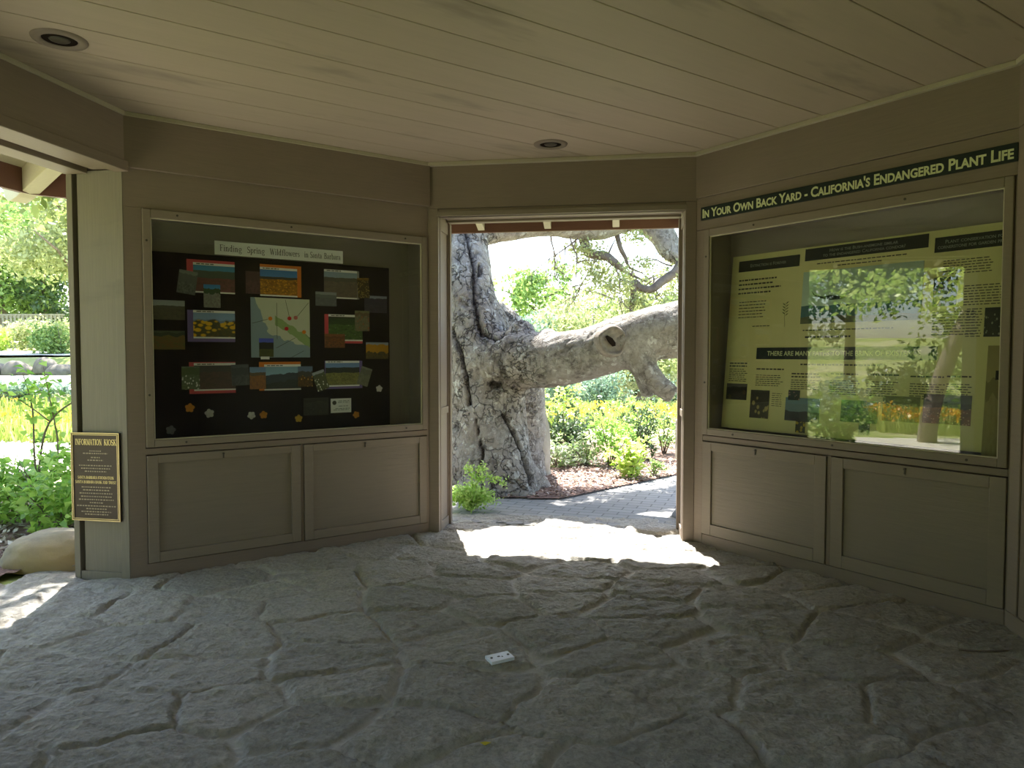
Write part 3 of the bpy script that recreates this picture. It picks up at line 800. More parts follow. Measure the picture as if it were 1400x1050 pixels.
def page(key, t, z, w, h, card, sides, label, r):
    """calendar page: coloured card, white caption strips, picture"""
    h -= .06*w; n = NB0 - .0016
    root = thing('calendar_page', label, 'poster', FLm, (t, n, z), 'calendar pages in the wildflower case')
    mb = MB(); mb.box(-w/2, w/2, -.0012, 0, -h/2, h/2); mb.build('card', card, root)
    l, rt, tp, bt = [x*w if i < 2 else x*h for i, x in enumerate(sides)]
    x0, x1, z1, z0 = -w/2+l, w/2-rt, h/2-tp, -h/2+bt
    mb = MB(); mb.box(x0, x1, -.0020, -.0013, z1-.016, z1); mb.build('caption_strip', m_paper, root)
    mb = MB(); mb.box(x0, x1, -.0020, -.0013, z0, z0+.010); mb.build('lower_margin', m_paper, root)
    mb = MB(); dashes(mb, x0+.02, x0+.13, z1-.008, .006, -.0030, r, 0); mb.build('caption', m_ink, root)
    mb = MB(); mb.box(x0, x1, -.0021, -.0013, z0+.0105, z1-.0165); mb.build('picture', PM[key], root)
    return root
pr = random.Random(3)
page('red1', .547, 1.922, .306, .237, RED, (.13,0,.085,0), 'red bordered calendar page of a reddish field, top left of the black board', pr)
page('orange4', 1.016, 1.921, .292, .239, ORANGE, (.0,.10,.09,0), 'orange bordered calendar page of a yellow field above the map', pr)
page('white6', 1.469, 1.921, .274, .227, GREYCARD, (0,.06,.0,0), 'pale bordered calendar page of a brown field, top right of the black board', pr)
page('yellow11', .545, 1.591, .304, .229, PURPLE, (.12,0,.0,.11), 'violet bordered calendar page of yellow flowers left of the map', pr)
page('green15', 1.481, 1.591, .297, .231, RED, (.10,.0,.0,.08), 'red edged calendar page of a green meadow right of the map', pr)
page('dusk19', .547, 1.244, .297, .229, RED, (.10,0,.03,.09), 'red edged calendar page of a dusky slope, bottom left of the black board', pr)
page('hill22', 1.003, 1.248, .296, .219, ORANGE, (.12,0,.09,0), 'orange topped calendar page of a dark mountain below the map', pr)
page('field26', 1.478, 1.250, .295, .225, PURPLE, (.02,.08,.0,.08), 'violet edged calendar page of speckled pale field, bottom right of the board', pr)
photo('gray2', .396, 1.877, .115, .160, 'tilted grey photograph over the left edge of the red page', .14, .003)
photo('small3', .550, 1.793, .107, .160, 'small upright photograph with a blue corner hanging under the reddish field page', 0, .0035)
photo('pink5', .823, 1.899, .101, .160, 'dark reddish photograph left of the orange bordered page')
photo('gold7', 1.639, 1.903, .095, .156, 'small photograph speckled gold, right of the top right page', -.05, .003)
photo('gray8', 1.345, 1.808, .160, .112, 'small grey photograph under the left corner of the top right page', 0, .003)
photo('purple9', 1.740, 1.784, .185, .139, 'dark purple hillside photograph at the right edge of the black board')
photo('gray10', .283, 1.691, .191, .138, 'grey sky landscape photograph at the left edge of the black board')
photo('olive12', .280, 1.495, .192, .134, 'olive and orange hillside photograph, lower one on the left edge')
photo('fawn16', 1.627, 1.655, .117, .160, 'fawn photograph over the right edge of the green meadow page', 0, .003)
photo('brown17', 1.409, 1.502, .157, .111, 'orange brown photograph over the lower left corner of the meadow page', 0, .003)
photo('yellow18', 1.750, 1.431, .185, .137, 'photograph of a yellow hillside at the lower right edge of the board')
photo('white20', .407, 1.245, .112, .159, 'photograph of white blossoms over the left edge of the dusky page', 0, .003)
photo('gray21', .727, 1.260, .117, .151, 'dim blue grey photograph at the right edge of the dusky page', -.04, .003)
photo('coast23', .845, 1.236, .110, .161, 'photograph of orange ground and blue sky left of the dark mountain page', 0, .003)
photo('gold24', 1.183, 1.242, .108, .153, 'photograph of golden blossoms right of the dark mountain page', 0, .003)
photo('white25', 1.298, 1.210, .092, .150, 'tilted photograph of white flowers left of the speckled field page', -.32, .0045)
photo('sage27', 1.642, 1.234, .090, .145, 'tilted dull sage photograph right of the speckled field page', .32, .0045)
photo('dark28', 1.262, 1.020, .189, .138, 'very dark photograph beside the white card at the bottom of the board')

def title_strip():
    root = thing('title_strip', 'white paper title strip reading Finding Spring Wildflowers in Santa Barbara', 'sign', FLm, (1.018, .19, 2.118))
    w = .903; mb = MB(); mb.box(-w/2, w/2, -.001, 0, -.046, .046); mb.build('paper_strip', m_paper, root)
    mb = MB()
    for s, c, ww in (('Finding', -.346, .144), ('Spring', -.179, .120), ('Wildflowers', .022, .212), ('in Santa', .226, .132), ('Barbara', .371, .128)):
        put_serif(mb, s, c, .001, ww, .042, -.0018)
    mb.build('lettering', m_ink, root)
title_strip()
def info_card():
    root = thing('info_card', 'small white card with a dark round seal, lower right of the board', 'card', FLm, (1.454, NB0-.002, 1.02))
    mb = MB(); mb.box(-.080, .080, -.001, 0, -.053, .053); mb.build('card_sheet', m_paper, root)
    mb = MB(); mb.disc((-.052, .022), .016, -.002, -.0011, 20); mb.build('seal', m_ink, root)
    mb = MB(); r = random.Random(5)
    for z, a, b in ((.035,-.02,.07),(.024,-.025,.073),(-.004,-.02,.06),(-.022,-.045,.07),(-.032,-.06,.07)): dashes(mb, a, b, z, .005, -.0018, r, .1)
    mb.build('caption', m_letter_grey, root)
info_card()
def region_map():
    root = thing('map', 'coastal map with green park areas, blue sea and coloured pins', 'map', FLm, (1.012, NB0-.002, 1.589))
    W = .209
    b = NB('printed coastal map')
    tc = b.t.nodes.new('ShaderNodeTexCoord'); v = tc.outputs['Generated']
    sep = b.n('SeparateXYZ', Vector=v); x, z = sep.outputs[0], sep.outputs[2]
    n = b.n('TexNoise', Vector=v, Scale=6.0, Detail=5.0).outputs[0]; j = b.math('MULTIPLY', b.math('SUBTRACT', n, .5), .22)
    # coast: the sea lies below a line running down to the right
    coast = b.math('ADD', b.math('ADD', x, j), b.math('MULTIPLY', z, .42))
    sea1 = b.math('LESS_THAN', coast, .47)
    sea2 = b.math('LESS_THAN', b.math('ADD', z, b.math('ADD', j, b.math('MULTIPLY', b.math('SUBTRACT', x, .6), .35))), .30)
    sea = b.math('MAXIMUM', sea1, sea2)
    d = b.math('ABSOLUTE', b.math('SUBTRACT', b.math('ADD', z, b.math('MULTIPLY', x, .62)), .88))
    green = b.math('MULTIPLY', b.math('LESS_THAN', b.math('ADD', d, j), .085), b.math('GREATER_THAN', x, .40))
    c = b.mix(n, rgb('#cfd0b6'), rgb('#bfc3a8')); c = b.mix(green, c, rgb('#8fa86a')); c = b.mix(sea, c, rgb('#84979f'))
    mat = b.finish(c, .5)
    mb = MB(); mb.box(-W, W, -.001, 0, -W, W); mb.build('map_sheet', mat, root)
    P = lambda px, py: ((px-485)/885*2*W, (530-py)/880*2*W)
    m_r, m_o = plain('red pin', rgb('#c42026'), .4), plain('orange pin', rgb('#e0801a'), .4)
    for px, py, m in ((612,385,m_r),(566,540,m_r),(708,372,plain('faded red pin', rgb('#b8685e'),.5)),(325,395,m_o),(835,585,m_o)):
        mb = MB(); mb.disc(P(px,py), .014, -.007, -.0011, 14, .014); mb.build('map_pin', m, root)
    mb = MB()
    for a, b2 in (((555,110),(612,355)),((910,140),(735,350)),((60,470),(290,405)),((860,615),(930,690)),((410,830),(700,675)),((640,970),(830,870)),((425,160),(425,700))):
        p, q = P(*a), P(*b2); dx, dz = q[0]-p[0], q[1]-p[1]; l = math.hypot(dx,dz); nx, nz = -dz/l*.0014, dx/l*.0014
        mb.add([(p[0]-nx,-.0016,p[1]-nz),(q[0]-nx,-.0016,q[1]-nz),(q[0]+nx,-.0016,q[1]+nz),(p[0]+nx,-.0016,p[1]+nz)], [(0,1,2,3)])
    mb.build('pointer_lines', m_ink, root)
    mb = MB(); mb.box(-.155, -.055, -.0035, -.0022, -.205, -.075)
    tag(mb.build('photograph', PM['mappic'], M=FLm.M @ Matrix.Translation((1.012, NB0-.002, 1.589))), 'small photograph with a bright blue sky on the lower left of the map', 'photograph', 'small photographs pinned in the wildflower case')
    mb = MB(); mb.box(-.145, -.085, -.0050, -.0040, -.222, -.203)
    tag(mb.build('paper_label', m_paper, M=FLm.M @ Matrix.Translation((1.012, NB0-.002, 1.589))), 'tiny white paper label at the foot of the blue sky photograph', 'label')
region_map()
def paper_flower(t, z, r, mat, label, rot):
    mb = MB(); n = 60
    pts = [(r*(.72+.28*abs(math.cos(2.5*2*pi*k/n)))*math.cos(2*pi*k/n+rot), r*(.72+.28*abs(math.cos(2.5*2*pi*k/n)))*math.sin(2*pi*k/n+rot)) for k in range(n)]
    mb.add([(0,-.008,0)] + [(x,-.003,y) for x,y in pts] + [(x,0,y) for x,y in pts], [(0,1+(k+1)%n,1+k) for k in range(n)] + [(1+k,1+(k+1)%n,1+n+(k+1)%n,1+n+k) for k in range(n)] + [tuple(range(1+n,1+2*n))])
    o = mb.build('paper_flower', mat, M=FLm.M @ Matrix.Translation((t, NB0-.0005, z)))
    tag(o, label, 'paper flower', 'cut paper flowers along the foot of the black board')
pf_o, pf_w, pf_g, pf_y = plain('orange paper', rgb('#c98220'), .7), plain('white paper petals', rgb('#c4c2bc'), .7), plain('grey paper', rgb('#77777c'), .7), plain('yellow paper', rgb('#c8a030'), .7)
paper_flower(.399, 1.046, .031, pf_o, 'orange paper flower furthest left, under the dusky page', .2)
paper_flower(.522, 1.004, .031, pf_w, 'white paper flower under the middle of the dusky page', .5)
paper_flower(.799, .977, .028, pf_w, 'white paper flower close beside an orange one', .9)
paper_flower(.882, .977, .028, pf_o, 'orange paper flower under the dark mountain page', .4)
paper_flower(.280, .905, .031, pf_g, 'grey paper flower low in the left corner of the board', .1)
paper_flower(1.132, .939, .028, pf_y, 'yellow paper flower below the very dark photograph', .3)
paper_flower(1.574, .945, .027, pf_o, 'orange paper flower right of the white card', .7)
paper_flower(1.764, 1.138, .027, pf_w, 'white paper flower alone at the right edge of the board', .2)

# ------------------------------------------------------------------ right case: poster display
ZB, ZT = .874, 2.112; NBOT, NTOP = .135, .250
ang = math.atan2(NTOP-NBOT, ZT-ZB)
def poster_display():
    root = thing('poster_display', 'cream poster board on endangered plants with dark headings and photographs', 'poster', FRm, (1.07, NBOT, ZB), rot=('X', -ang))
    k = 1/math.cos(ang)
    X = lambda t: t-1.07
    Z = lambda z: (z-ZB)*k
    mb = MB(); mb.box(X(.132), X(2.012), 0, .012, 0, Z(ZT)); mb.build('board', m_board, root)
    def strip(t, z, w, h, lines, bold=.012, mat=m_letter_grey, th=.020):
        mb = MB(); mb.box(X(t-w/2), X(t+w/2), -.003, -.0001, Z(z)-h/2, Z(z)+h/2); s = mb.build('heading_strip', m_green_black, root)
        mb = MB(); n = len(lines)
        for i, (tx, ww) in enumerate(lines):
            put_text(mb, tx, X(t), Z(z) + ((n-1)/2-i)*th*1.45, ww, th, -.0042, bold, True)
        mb.build('lettering', mat, s)
    strip(.436, 2.033, .49, .078, [('Extinction is Forever', .29)], th=.022)
    strip(1.116, 2.060, .79, .080, [('How is the Bush-anemone similar', .44), ('to the endangered California condor?', .53)])
    strip(1.775, 2.026, .455, .086, [('Plant conservation forms', .34), ('cornerstone for garden programs', .42)])
    strip(.996, 1.408, 1.207, .080, [('THERE ARE MANY PATHS TO THE BRINK OF EXISTENCE', 1.03)], mat=m_letter, th=.031)
    def pic(t, z, w, h, name='picture', lift=0.0, **kw):
        mb = MB(); mb.box(X(t-w/2), X(t+w/2), -.003-lift, -.0001-lift, Z(z)-h/2, Z(z)+h/2)
        return mb.build(name, picture_mat('poster picture %.2f %.2f' % (t, z), seed=t*5+z, **kw), root)
    cp = pic(1.106, 1.775, .776, .345, sky=rgb('#a3b8a8'), hill=rgb('#3f6f74'), f1=rgb('#47583c'), f2=rgb('#6a6a4a'), hz=.34, hh=.12, amp=.10)
    # a soaring dark bird on the sky
    mb = MB(); bx, bz = X(.90), Z(1.772)
    mb.add([(bx+dx, -.0034, bz+dz) for dx, dz in ((-.115,.05),(-.09,.02),(-.03,.004),(.02,.012),(.10,-.004),(.16,.004),(.10,-.020),(.03,-.022),(-.02,-.012),(-.07,.0),(-.10,.022))], [tuple(range(10,-1,-1))])
    mb.build('bird_silhouette', m_black, cp)
    dk = dict(sky=rgb('#2b2f28'), hill=rgb('#2a2d26'))
    pic(1.619, 1.757, .126, .163, **dk, f1=rgb('#2f3f34'), f2=rgb('#26302a'), dots=rgb('#b98d94'), hz=.95, hh=.9, dscale=4, dens=.3)
    pic(1.955, 1.880, .10, .150, sky=rgb('#7c7864'), hill=rgb('#3a382c'), f1=rgb('#7a7250'), f2=rgb('#3f3b2a'), hz=.8, hh=.4, amp=.3)
    pic(1.885, 1.575, .105, .158, **dk, f1=rgb('#33372c'), f2=rgb('#25281f'), dots=rgb('#8f9180'), hz=.95, hh=.85, dscale=6, dens=.3)
    pic(.246, 1.135, .175, .115, sky=rgb('#4a4740'), hill=rgb('#2a2924'), f1=rgb('#262520'), f2=rgb('#35332c'), hz=.8, hh=.5)
    pic(.445, 1.056, .150, .195, sky=rgb('#39382a'), hill=rgb('#33301f'), f1=rgb('#2c2a1c'), f2=rgb('#403a22'), dots=rgb('#a39458'), hz=.95, hh=.8, dscale=3.5, dens=.35)
    pic(.775, 1.037, .250, .155, sky=rgb('#5d7a84'), hill=rgb('#6f8890'), f1=rgb('#24292a'), f2=rgb('#30383a'), hz=.75, hh=.42, amp=.15)
    pic(.71, 1.130, .085, .066, lift=.001, **dk, f1=rgb('#2e3a2c'), f2=rgb('#263024'), dots=rgb('#a07870'), hz=.95, hh=.9, dscale=4, dens=.3)
    pic(.772, .925, .07, .079, **dk, f1=rgb('#3c4420'), f2=rgb('#2c3218'), dots=rgb('#b5a028'), hz=.97, hh=.9, dscale=2.5, dens=.45)
    pic(1.164, 1.049, .235, .135, sky=rgb('#34604a'), hill=rgb('#33583a'), f1=rgb('#2c4a2a'), f2=rgb('#4a6a3a'), hz=.7, hh=.6)
    pic(1.204, .945, .069, .076, **dk, f1=rgb('#2c3228'), f2=rgb('#222620'), dots=rgb('#84887a'), hz=.95, hh=.9, dscale=6, dens=.3)
    pic(1.417, 1.080, .217, .150, sky=rgb('#6d6d40'), hill=rgb('#5a5c34'), f1=rgb('#4a4c30'), f2=rgb('#70684a'), hz=.7, hh=.45)
    pic(1.67, 1.093, .254, .165, sky=rgb('#2f3428'), hill=rgb('#2c2f26'), f1=rgb('#7a4e30'), f2=rgb('#55402c'), dots=rgb('#b89a78'), hz=.72, hh=.55, dscale=14, dens=.3)
    tp = pic(1.935, 1.152, .150, .595, sky=rgb('#8f8450'), hill=rgb('#857a48'), f1=rgb('#8a7e4a'), f2=rgb('#948a58'), name='side_panel')
    mb = MB(); mb.box(X(1.905), X(1.955), -.0036, -.0031, Z(1.29)-.025, Z(1.29)+.025); mb.box(X(1.917), X(1.943), -.0042, -.0037, Z(1.29)-.013, Z(1.29)+.013)
    mb.build('emblem', m_black, tp)
    r = random.Random(9); mb = MB(); y = -.0012
    for i, e in enumerate((.52,.47,.58,.46)): dashes(mb, X(.20), X(.20+.30*e/.5), Z(1.932-i*.031), .011, y, r, 0)
    para(mb, X(.215), X(.44), Z(1.775), Z(1.65), y, r, .022, .006)
    dashes(mb, X(.34), X(.48), Z(1.60), .006, y, r, 0)
    for c0, c1, z1, z0, hd in ((.17,.33,1.30,1.20,2),(.40,.62,1.262,1.18,1),(.68,.90,1.235,1.165,2),(.96,1.16,1.24,1.14,1),(1.20,1.40,1.24,1.15,1),(1.46,1.66,1.235,1.14,1),(1.66,1.80,1.24,1.15,1)):
        for k2 in range(hd): dashes(mb, X(c0), X(c1), Z(z1+.038-k2*.02), .009, y, r, .1)
        para(mb, X(c0), X(c1), Z(z1-.005), Z(z0), y, r, .014, .005)
    para(mb, X(.54), X(.62), Z(1.135), Z(1.05), y, r, .014, .004)
    dashes(mb, X(.78), X(1.42), Z(1.995), .007, y, r, .1, True); dashes(mb, X(.95), X(1.25), Z(1.972), .007, y, r, .1, True)
    dashes(mb, X(.74), X(1.46), Z(1.56), .007, y, r, .2); dashes(mb, X(.76), X(1.1), Z(1.515), .012, y, r, .1)
    dashes(mb, X(.74), X(1.3), Z(1.335), .010, y, r, .1)
    para(mb, X(1.60), X(1.86), Z(1.93), Z(1.85), y, r, .015, .005, .1); para(mb, X(1.72), X(1.99), Z(1.78), Z(1.67), y, r, .015, .005, .1)
    para(mb, X(1.74), X(1.82), Z(1.65), Z(1.49), y, r, .015, .005, .1); para(mb, X(1.56), X(1.80), Z(1.64), Z(1.50), y, r, .016, .005, .1)
    mb.build('printed_text', m_ink, root)
    # botanical drawing of a plant stalk
    mb = MB(); cx, cz = X(.598), Z(1.673)
    mb.tube([(cx+.004,-.0012,cz-.085),(cx-.004,-.0012,cz-.02),(cx,-.0012,cz+.08)], [.0012]*3, 4)
    for k2 in range(9):
        s = -1 if k2 % 2 else 1; zz = cz-.01+k2*.010
        mb.add([(cx,-.0013,zz),(cx+s*.014,-.0013,zz+.006),(cx+s*.026,-.0013,zz+.018),(cx+s*.010,-.0013,zz+.014)], [(0,1,2,3)])
    mb.build('plant_drawing', plain('sepia ink', rgb('#6a6a3c'), .7), root)
poster_display()

# long heading sign over the right case
def long_sign():
    root = thing('heading_sign', 'long dark green sign reading In Your Own Back Yard, above the right case', 'sign', FRm, (1.052, -.0002, 2.362))
    mb = MB(); mb.box(-1.0, 1.0, -.016, 0, 0, .092); mb.build('sign_board', m_green_black, root, bevel=.002)
    mb = MB(); x = -.985; tot = 1.965
    put_text(mb, "In Your Own Back Yard - California's Endangered Plant Life", 0, .046, tot, .060, -.0175, .030, True)
    mb.build('lettering', m_letter, root)
long_sign()

# bronze plaque on the left end boards
def plaque():
    root = thing('bronze_plaque', 'dark bronze plaque with a gold rim headed Information Kiosk, on the left post', 'plaque', RevL, (.172, -.0045, .376))
    bz = plain('dark bronze', rgb('#3d312b'), .5, .4, .4); gd = plain('polished gold rim', rgb('#b5a078'), .4, .5, .6); gt = plain('gold lettering', rgb('#e0c98a'), .4, .5, .3); gf = plain('worn lettering', rgb('#9a8b76'), .5)
    w, h = .335, .545; mb = MB(); mb.box(-w/2, w/2, -.012, 0, 0, h); mb.build('plate', bz, root, bevel=.002)
    mb = MB()
    for d, t in ((0,.006),(.011,.004)):
        a, b, z0, z1 = -w/2+d, w/2-d, d, h-d
        mb.box(a, a+t, -.018, -.0121, z0, z1); mb.box(b-t, b, -.018, -.0121, z0, z1); mb.box(a+t, b-t, -.018, -.0121, z0, z0+t); mb.box(a+t, b-t, -.018, -.0121, z1-t, z1)
    mb.build('rim', gd, root)
    mb = MB(); put_serif(mb, 'INFORMATION', -.045, h-.058, .185, .036, -.0135); put_serif(mb, 'KIOSK', .105, h-.058, .085, .036, -.0135)
    mb.build('heading', gt, root)
    mb = MB(); y = -.0135
    put_serif(mb, 'SANTA BARBARA FOUNDATION', 0, .268, .25, .017, y); put_serif(mb, 'SANTA BARBARA BANK AND TRUST', 0, .240, .285, .017, y); mb.build('donor_lines', gt, root); mb = MB(); y = -.0130
    r = random.Random(4)
    for z, ww in ((.432,.08),(.417,.17),(.392,.06),(.375,.11),(.342,.23),(.324,.20),(.306,.15),(.208,.20),(.190,.18),(.170,.23),(.150,.21),(.131,.24),(.112,.09),(.092,.27),(.074,.14),(.056,.21),(.040,.16)):
        x = -ww/2
        while x < ww/2:
            q = min(r.uniform(.006,.016), ww/2-x+.001); mb.box(x, x+q, y-.0005, y+.001, z-.0035, z+.0035); x += q+.006
    mb.build('inscription', gf, root)
plaque()

# ------------------------------------------------------------------ recessed ceiling lights, floor fittings
def downlight(x, y, label):
    o = bpy.data.objects.new('ceiling_light', None); COL.objects.link(o); o.location = (x, y, HC)
    tag(o, label, 'ceiling light', 'recessed ceiling lights')
    n = 32; mb = MB()
    prof = [(.118,0),(.114,-.008),(.080,-.010),(.074,-.004),(.072,.016)]
    vs = [(r*math.cos(2*pi*k/n), r*math.sin(2*pi*k/n), z) for r, z in prof for k in range(n)]
    mb.add(vs, [(i*n+k, i*n+(k+1)%n, (i+1)*n+(k+1)%n, (i+1)*n+k) for i in range(len(prof)-1) for k in range(n)])
    mb.build('trim_ring', m_trim, o, smooth=True)
    mb = MB(); vs = [(r*math.cos(2*pi*k/n), r*math.sin(2*pi*k/n), z) for r, z in ((.0735,-.004),(.0735,.0005),(.0735,.001)) for k in range(n)]
    mb.prism([(.0735*math.cos(2*pi*k/n), .0735*math.sin(2*pi*k/n)) for k in range(n)], -.0030, -.0005)  # solid dark disc, its colour standing for the shade inside the fitting
    mb.build('opening', m_hole_shade, o)
    mb = MB(); mb.tube([(0,0,-.0032),(0,0,-.006),(0,0,-.008)], [.045,.042,.03], 20); mb.build('lamp_face', plain('dull lamp glass', rgb('#4f4a40'), .3), o, smooth=True)
downlight(-2.09, 3.453, 'recessed round ceiling light above the left opening')
downlight(.267, 5.144, 'recessed round ceiling light above the back doorway')

def floor_plate():
    o = bpy.data.objects.new('cover_plate', None); COL.objects.link(o); o.location = (-.055, 3.262, .036); o.rotation_euler = (math.radians(4), 0, math.radians(29))
    tag(o, 'small white metal cover plate set in the flagstones', 'cover plate')
    mb = MB(); mb.box(-.058, .058, -.034, .034, -.012, .004); mb.build('plate', plain('white enamel plate', rgb('#e8eaf2'), .25, .6), o, bevel=.002)
    for x in (-.042, .042):
        mb = MB(); mb.prism([(x+.006*math.cos(2*pi*k/10), .006*math.sin(2*pi*k/10)) for k in range(10)], .0041, .006); mb.build('screw', m_steel, o)
    mb = MB(); mb.box(-.012, .0, -.004, .006, .0041, .0048); mb.box(.006, .012, -.010, -.002, .0041, .0048); mb.build('slot', m_steel, o)
floor_plate()
mb = MB(); mb.add([(-.02,0,.004),(0,-.012,.0),(.022,0,.005),(0,.012,.002),(0,0,.007)], [(0,1,4),(1,2,4),(2,3,4),(3,0,4)])
o = tag(mb.build('fallen_leaf', plain('yellow leaf', rgb('#c0b03c'), .6), M=Matrix.Translation((-.095, 2.55, .022))), 'tiny yellow leaf lying on the flagstones near the front', 'leaf')
mb = MB(); mb.tube([(2.09,3.381,.020),(2.17,3.352,.026),(2.25,3.356,.024),(2.333,3.372,.022)], [.003,.005,.005,.002], 6)
tag(mb.build('twig', m_bark2), 'short dark twig on the floor by the right cabinet', 'twig')

# ------------------------------------------------------------------ outdoors
def sstep(a, b, x): t = np.clip((x-a)/(b-a), 0, 1); return t*t*(3-2*t)
def terrain(x, y):
    x = np.asarray(x, float); y = np.asarray(y, float)
    zl = .95*sstep(13.4,16.2,y) + .40*sstep(16.2,17.2,y) + .25*sstep(17.2,22,y) + 1.2*sstep(23,40,y)
    zr = -.75*sstep(19.5,23.5,y) + 2.6*sstep(25,45,y)
    w = sstep(-3.5,-6.5,x) if False else 1-sstep(-6.5,-3.5,x)
    far = 2.2*(1-sstep(-32,-16,x))*(1-sstep(9,13,y))
    return zl*w + zr*(1-w) + far - .02
def ground():
    xs = np.concatenate([np.linspace(-60,-16,34)[:-1], np.linspace(-16,10,131), np.linspace(10,50,26)[1:]])
    ys = np.concatenate([np.linspace(-30,-2,12)[:-1], np.linspace(-2,26,141), np.linspace(26,70,25)[1:]])
    X, Y = np.meshgrid(xs, ys); x, y = X.ravel(), Y.ravel()
    P = np.stack([x,y,0*x],1)
    k = in_poly_half(x, y, .66)
    z = terrain(x,y) + .05*(fbm(P*.8,3)-.5) - .08*k
    struct(grid_mesh('ground', np.stack([x,y,z],1), len(xs), len(ys), None, m_ground), 'sunlit garden ground around the kiosk', 'ground')
ground()
def flat_patch(name, outline, mat, dz, label, cat, step=.15, rough=.02):
    o = np.array(outline); x0,y0 = o.min(0); x1,y1 = o.max(0)
    xs = np.arange(x0, x1+step, step); ys = np.arange(y0, y1+step, step); X, Y = np.meshgrid(xs, ys); x, y = X.ravel(), Y.ravel()
    inside = np.zeros(x.shape, bool); n = len(o)
    for i in range(n):
        (ax,ay),(bx,by) = o[i], o[(i+1)%n]
        c = ((ay > y) != (by > y)) & (x < (bx-ax)*(y-ay)/((by-ay) if by != ay else 1e-9)+ax); inside ^= c
    P = np.stack([x,y,0*x],1)
    z = terrain(x,y) + dz + rough*(fbm(P*2.5+11,3)-.5)
    return struct(grid_mesh(name, np.stack([x,y,z],1), len(xs), len(ys), inside, mat), label, cat)
flat_patch('path', [(-2.6,6.2),(-1.2,6.15),(-.07,6.0),(1.5,5.4),(4.6,5.0),(6.4,8.2),(5.6,11.5),(4.2,11.4),(2.8,9.8),(1.93,8.72),(1.08,7.82),(.42,7.12),(-.1,7.2),(-.9,7.33),(-2.6,7.5)], m_paver, .028, 'grey paver path between the kiosk and the oak', 'path', .05, .004)
flat_patch('path_gravel', [(-14,8.6),(-7.2,7.9),(-4.3,8.6),(-3.6,11.5),(-8,12.6),(-14,13.3)], m_path2, .05, 'pale sunlit path beyond the left opening', 'path')
flat_patch('path_upper', [(-14,15.0),(-6.5,15.1),(-6.5,16.0),(-14,15.9)], m_path2, .05, 'pale path below the rock wall', 'path')
flat_patch('path_terrace', [(-17,17.6),(-7.5,17.6),(-7.5,19.6),(-17,19.6)], m_path2, .05, 'pale terrace path below the picket fence', 'path')
flat_patch('ground_strip', [(-7.0,1.4),(-3.7,.4),(-3.5,3.0),(-4.0,4.2),(-6.6,3.6)], m_path2, .045, 'pale sunlit ground outside the left opening', 'path')

def scatter_quads(P, size, asp=.5, tiltmax=.5, r=rng):
    """flat chips lying on the ground"""
    n = len(P); a = r.uniform(0, 2*pi, n); s = size*r.uniform(.5,1.4,n)
    ux = np.stack([np.cos(a), np.sin(a), r.uniform(-tiltmax,tiltmax,n)],1)*s[:,None]
    uy = np.stack([-np.sin(a), np.cos(a), r.uniform(-tiltmax,tiltmax,n)],1)*(s*asp)[:,None]
    return np.stack([P-ux, P-uy, P+ux, P+uy],1).reshape(-1,3)
def leaf_quads(P, size, asp=.55, up=.3, r=rng, out=None):
    n = len(P); d = r.normal(size=(n,3)); d /= np.linalg.norm(d,axis=1)[:,None]
    if out is not None: d = d + out*.6; d /= np.linalg.norm(d,axis=1)[:,None]
    e = r.normal(size=(n,3)); e[:,2] += up; e -= d*(e*d).sum(1)[:,None]; e /= np.linalg.norm(e,axis=1)[:,None]
    s = size*r.uniform(.6,1.35,n); a = d*s[:,None]; b = e*(s*asp)[:,None]*.9; m = P + a*.1
    return np.stack([P-a, m-b, P+a, m+b],1).reshape(-1,3)
def folded_leaves(P, D, size, asp, r=rng):
    """closer leaves: two halves folded at the midrib, pointing along D"""
    n = len(P); D = D/np.linalg.norm(D,axis=1)[:,None]; u = np.tile([0,0,1.0],(n,1)) + r.normal(size=(n,3))*.5
    s = np.cross(D,u); s /= np.linalg.norm(s,axis=1)[:,None]; nn = np.cross(s,D); L = (size*r.uniform(.6,1.3,n))[:,None]
    tip = P + D*L - nn*L*.18; mid = P + D*L*.45 + nn*L*.05
    a = mid + s*L*asp*.5 + nn*L*.08; b = mid - s*L*asp*.5 + nn*L*.08
    return P, a, tip, b, mid
def leaf_mesh(name, P, D, size, asp, mat, parent=None, r=rng):
    b0, a, tip, b, mid = folded_leaves(P, D, size, asp, r); n = len(P)
    V = np.stack([b0, a, tip, mid, b],1).reshape(-1,3)
    base = np.arange(n)*5; F = np.stack([np.stack([base,base+3,base+2,base+1],1), np.stack([base,base+4,base+2,base+3],1)],1).reshape(-1)
    me = bpy.data.meshes.new(name); me.vertices.add(len(V)); me.vertices.foreach_set('co', V.astype(np.float32).ravel())
    me.loops.add(len(F)); me.loops.foreach_set('vertex_index', F.astype(np.int32)); me.polygons.add(n*2); me.polygons.foreach_set('loop_start', np.arange(0,n*8,4,dtype=np.int32))
    return link(name, me, mat, parent)

def clumped(blobs, n, sig, r=rng, shell=.55):
    """points in clumps over ellipsoids (x,y,z,rx,ry,rz)"""
    B = np.array(blobs, float); vol = (B[:,3]*B[:,4]*B[:,5])**(2/3); k = max(10, n//45)
    bi = r.choice(len(B), k, p=vol/vol.sum()); d = r.normal(size=(k,3)); d /= np.linalg.norm(d,axis=1)[:,None]
    rad = shell + (1-shell)*r.uniform(0,1,k)**.6
    C = B[bi,:3] + d*B[bi,3:]*rad[:,None]
    ci = r.integers(0,k,n); return C[ci] + r.normal(size=(n,3))*sig, d[ci]

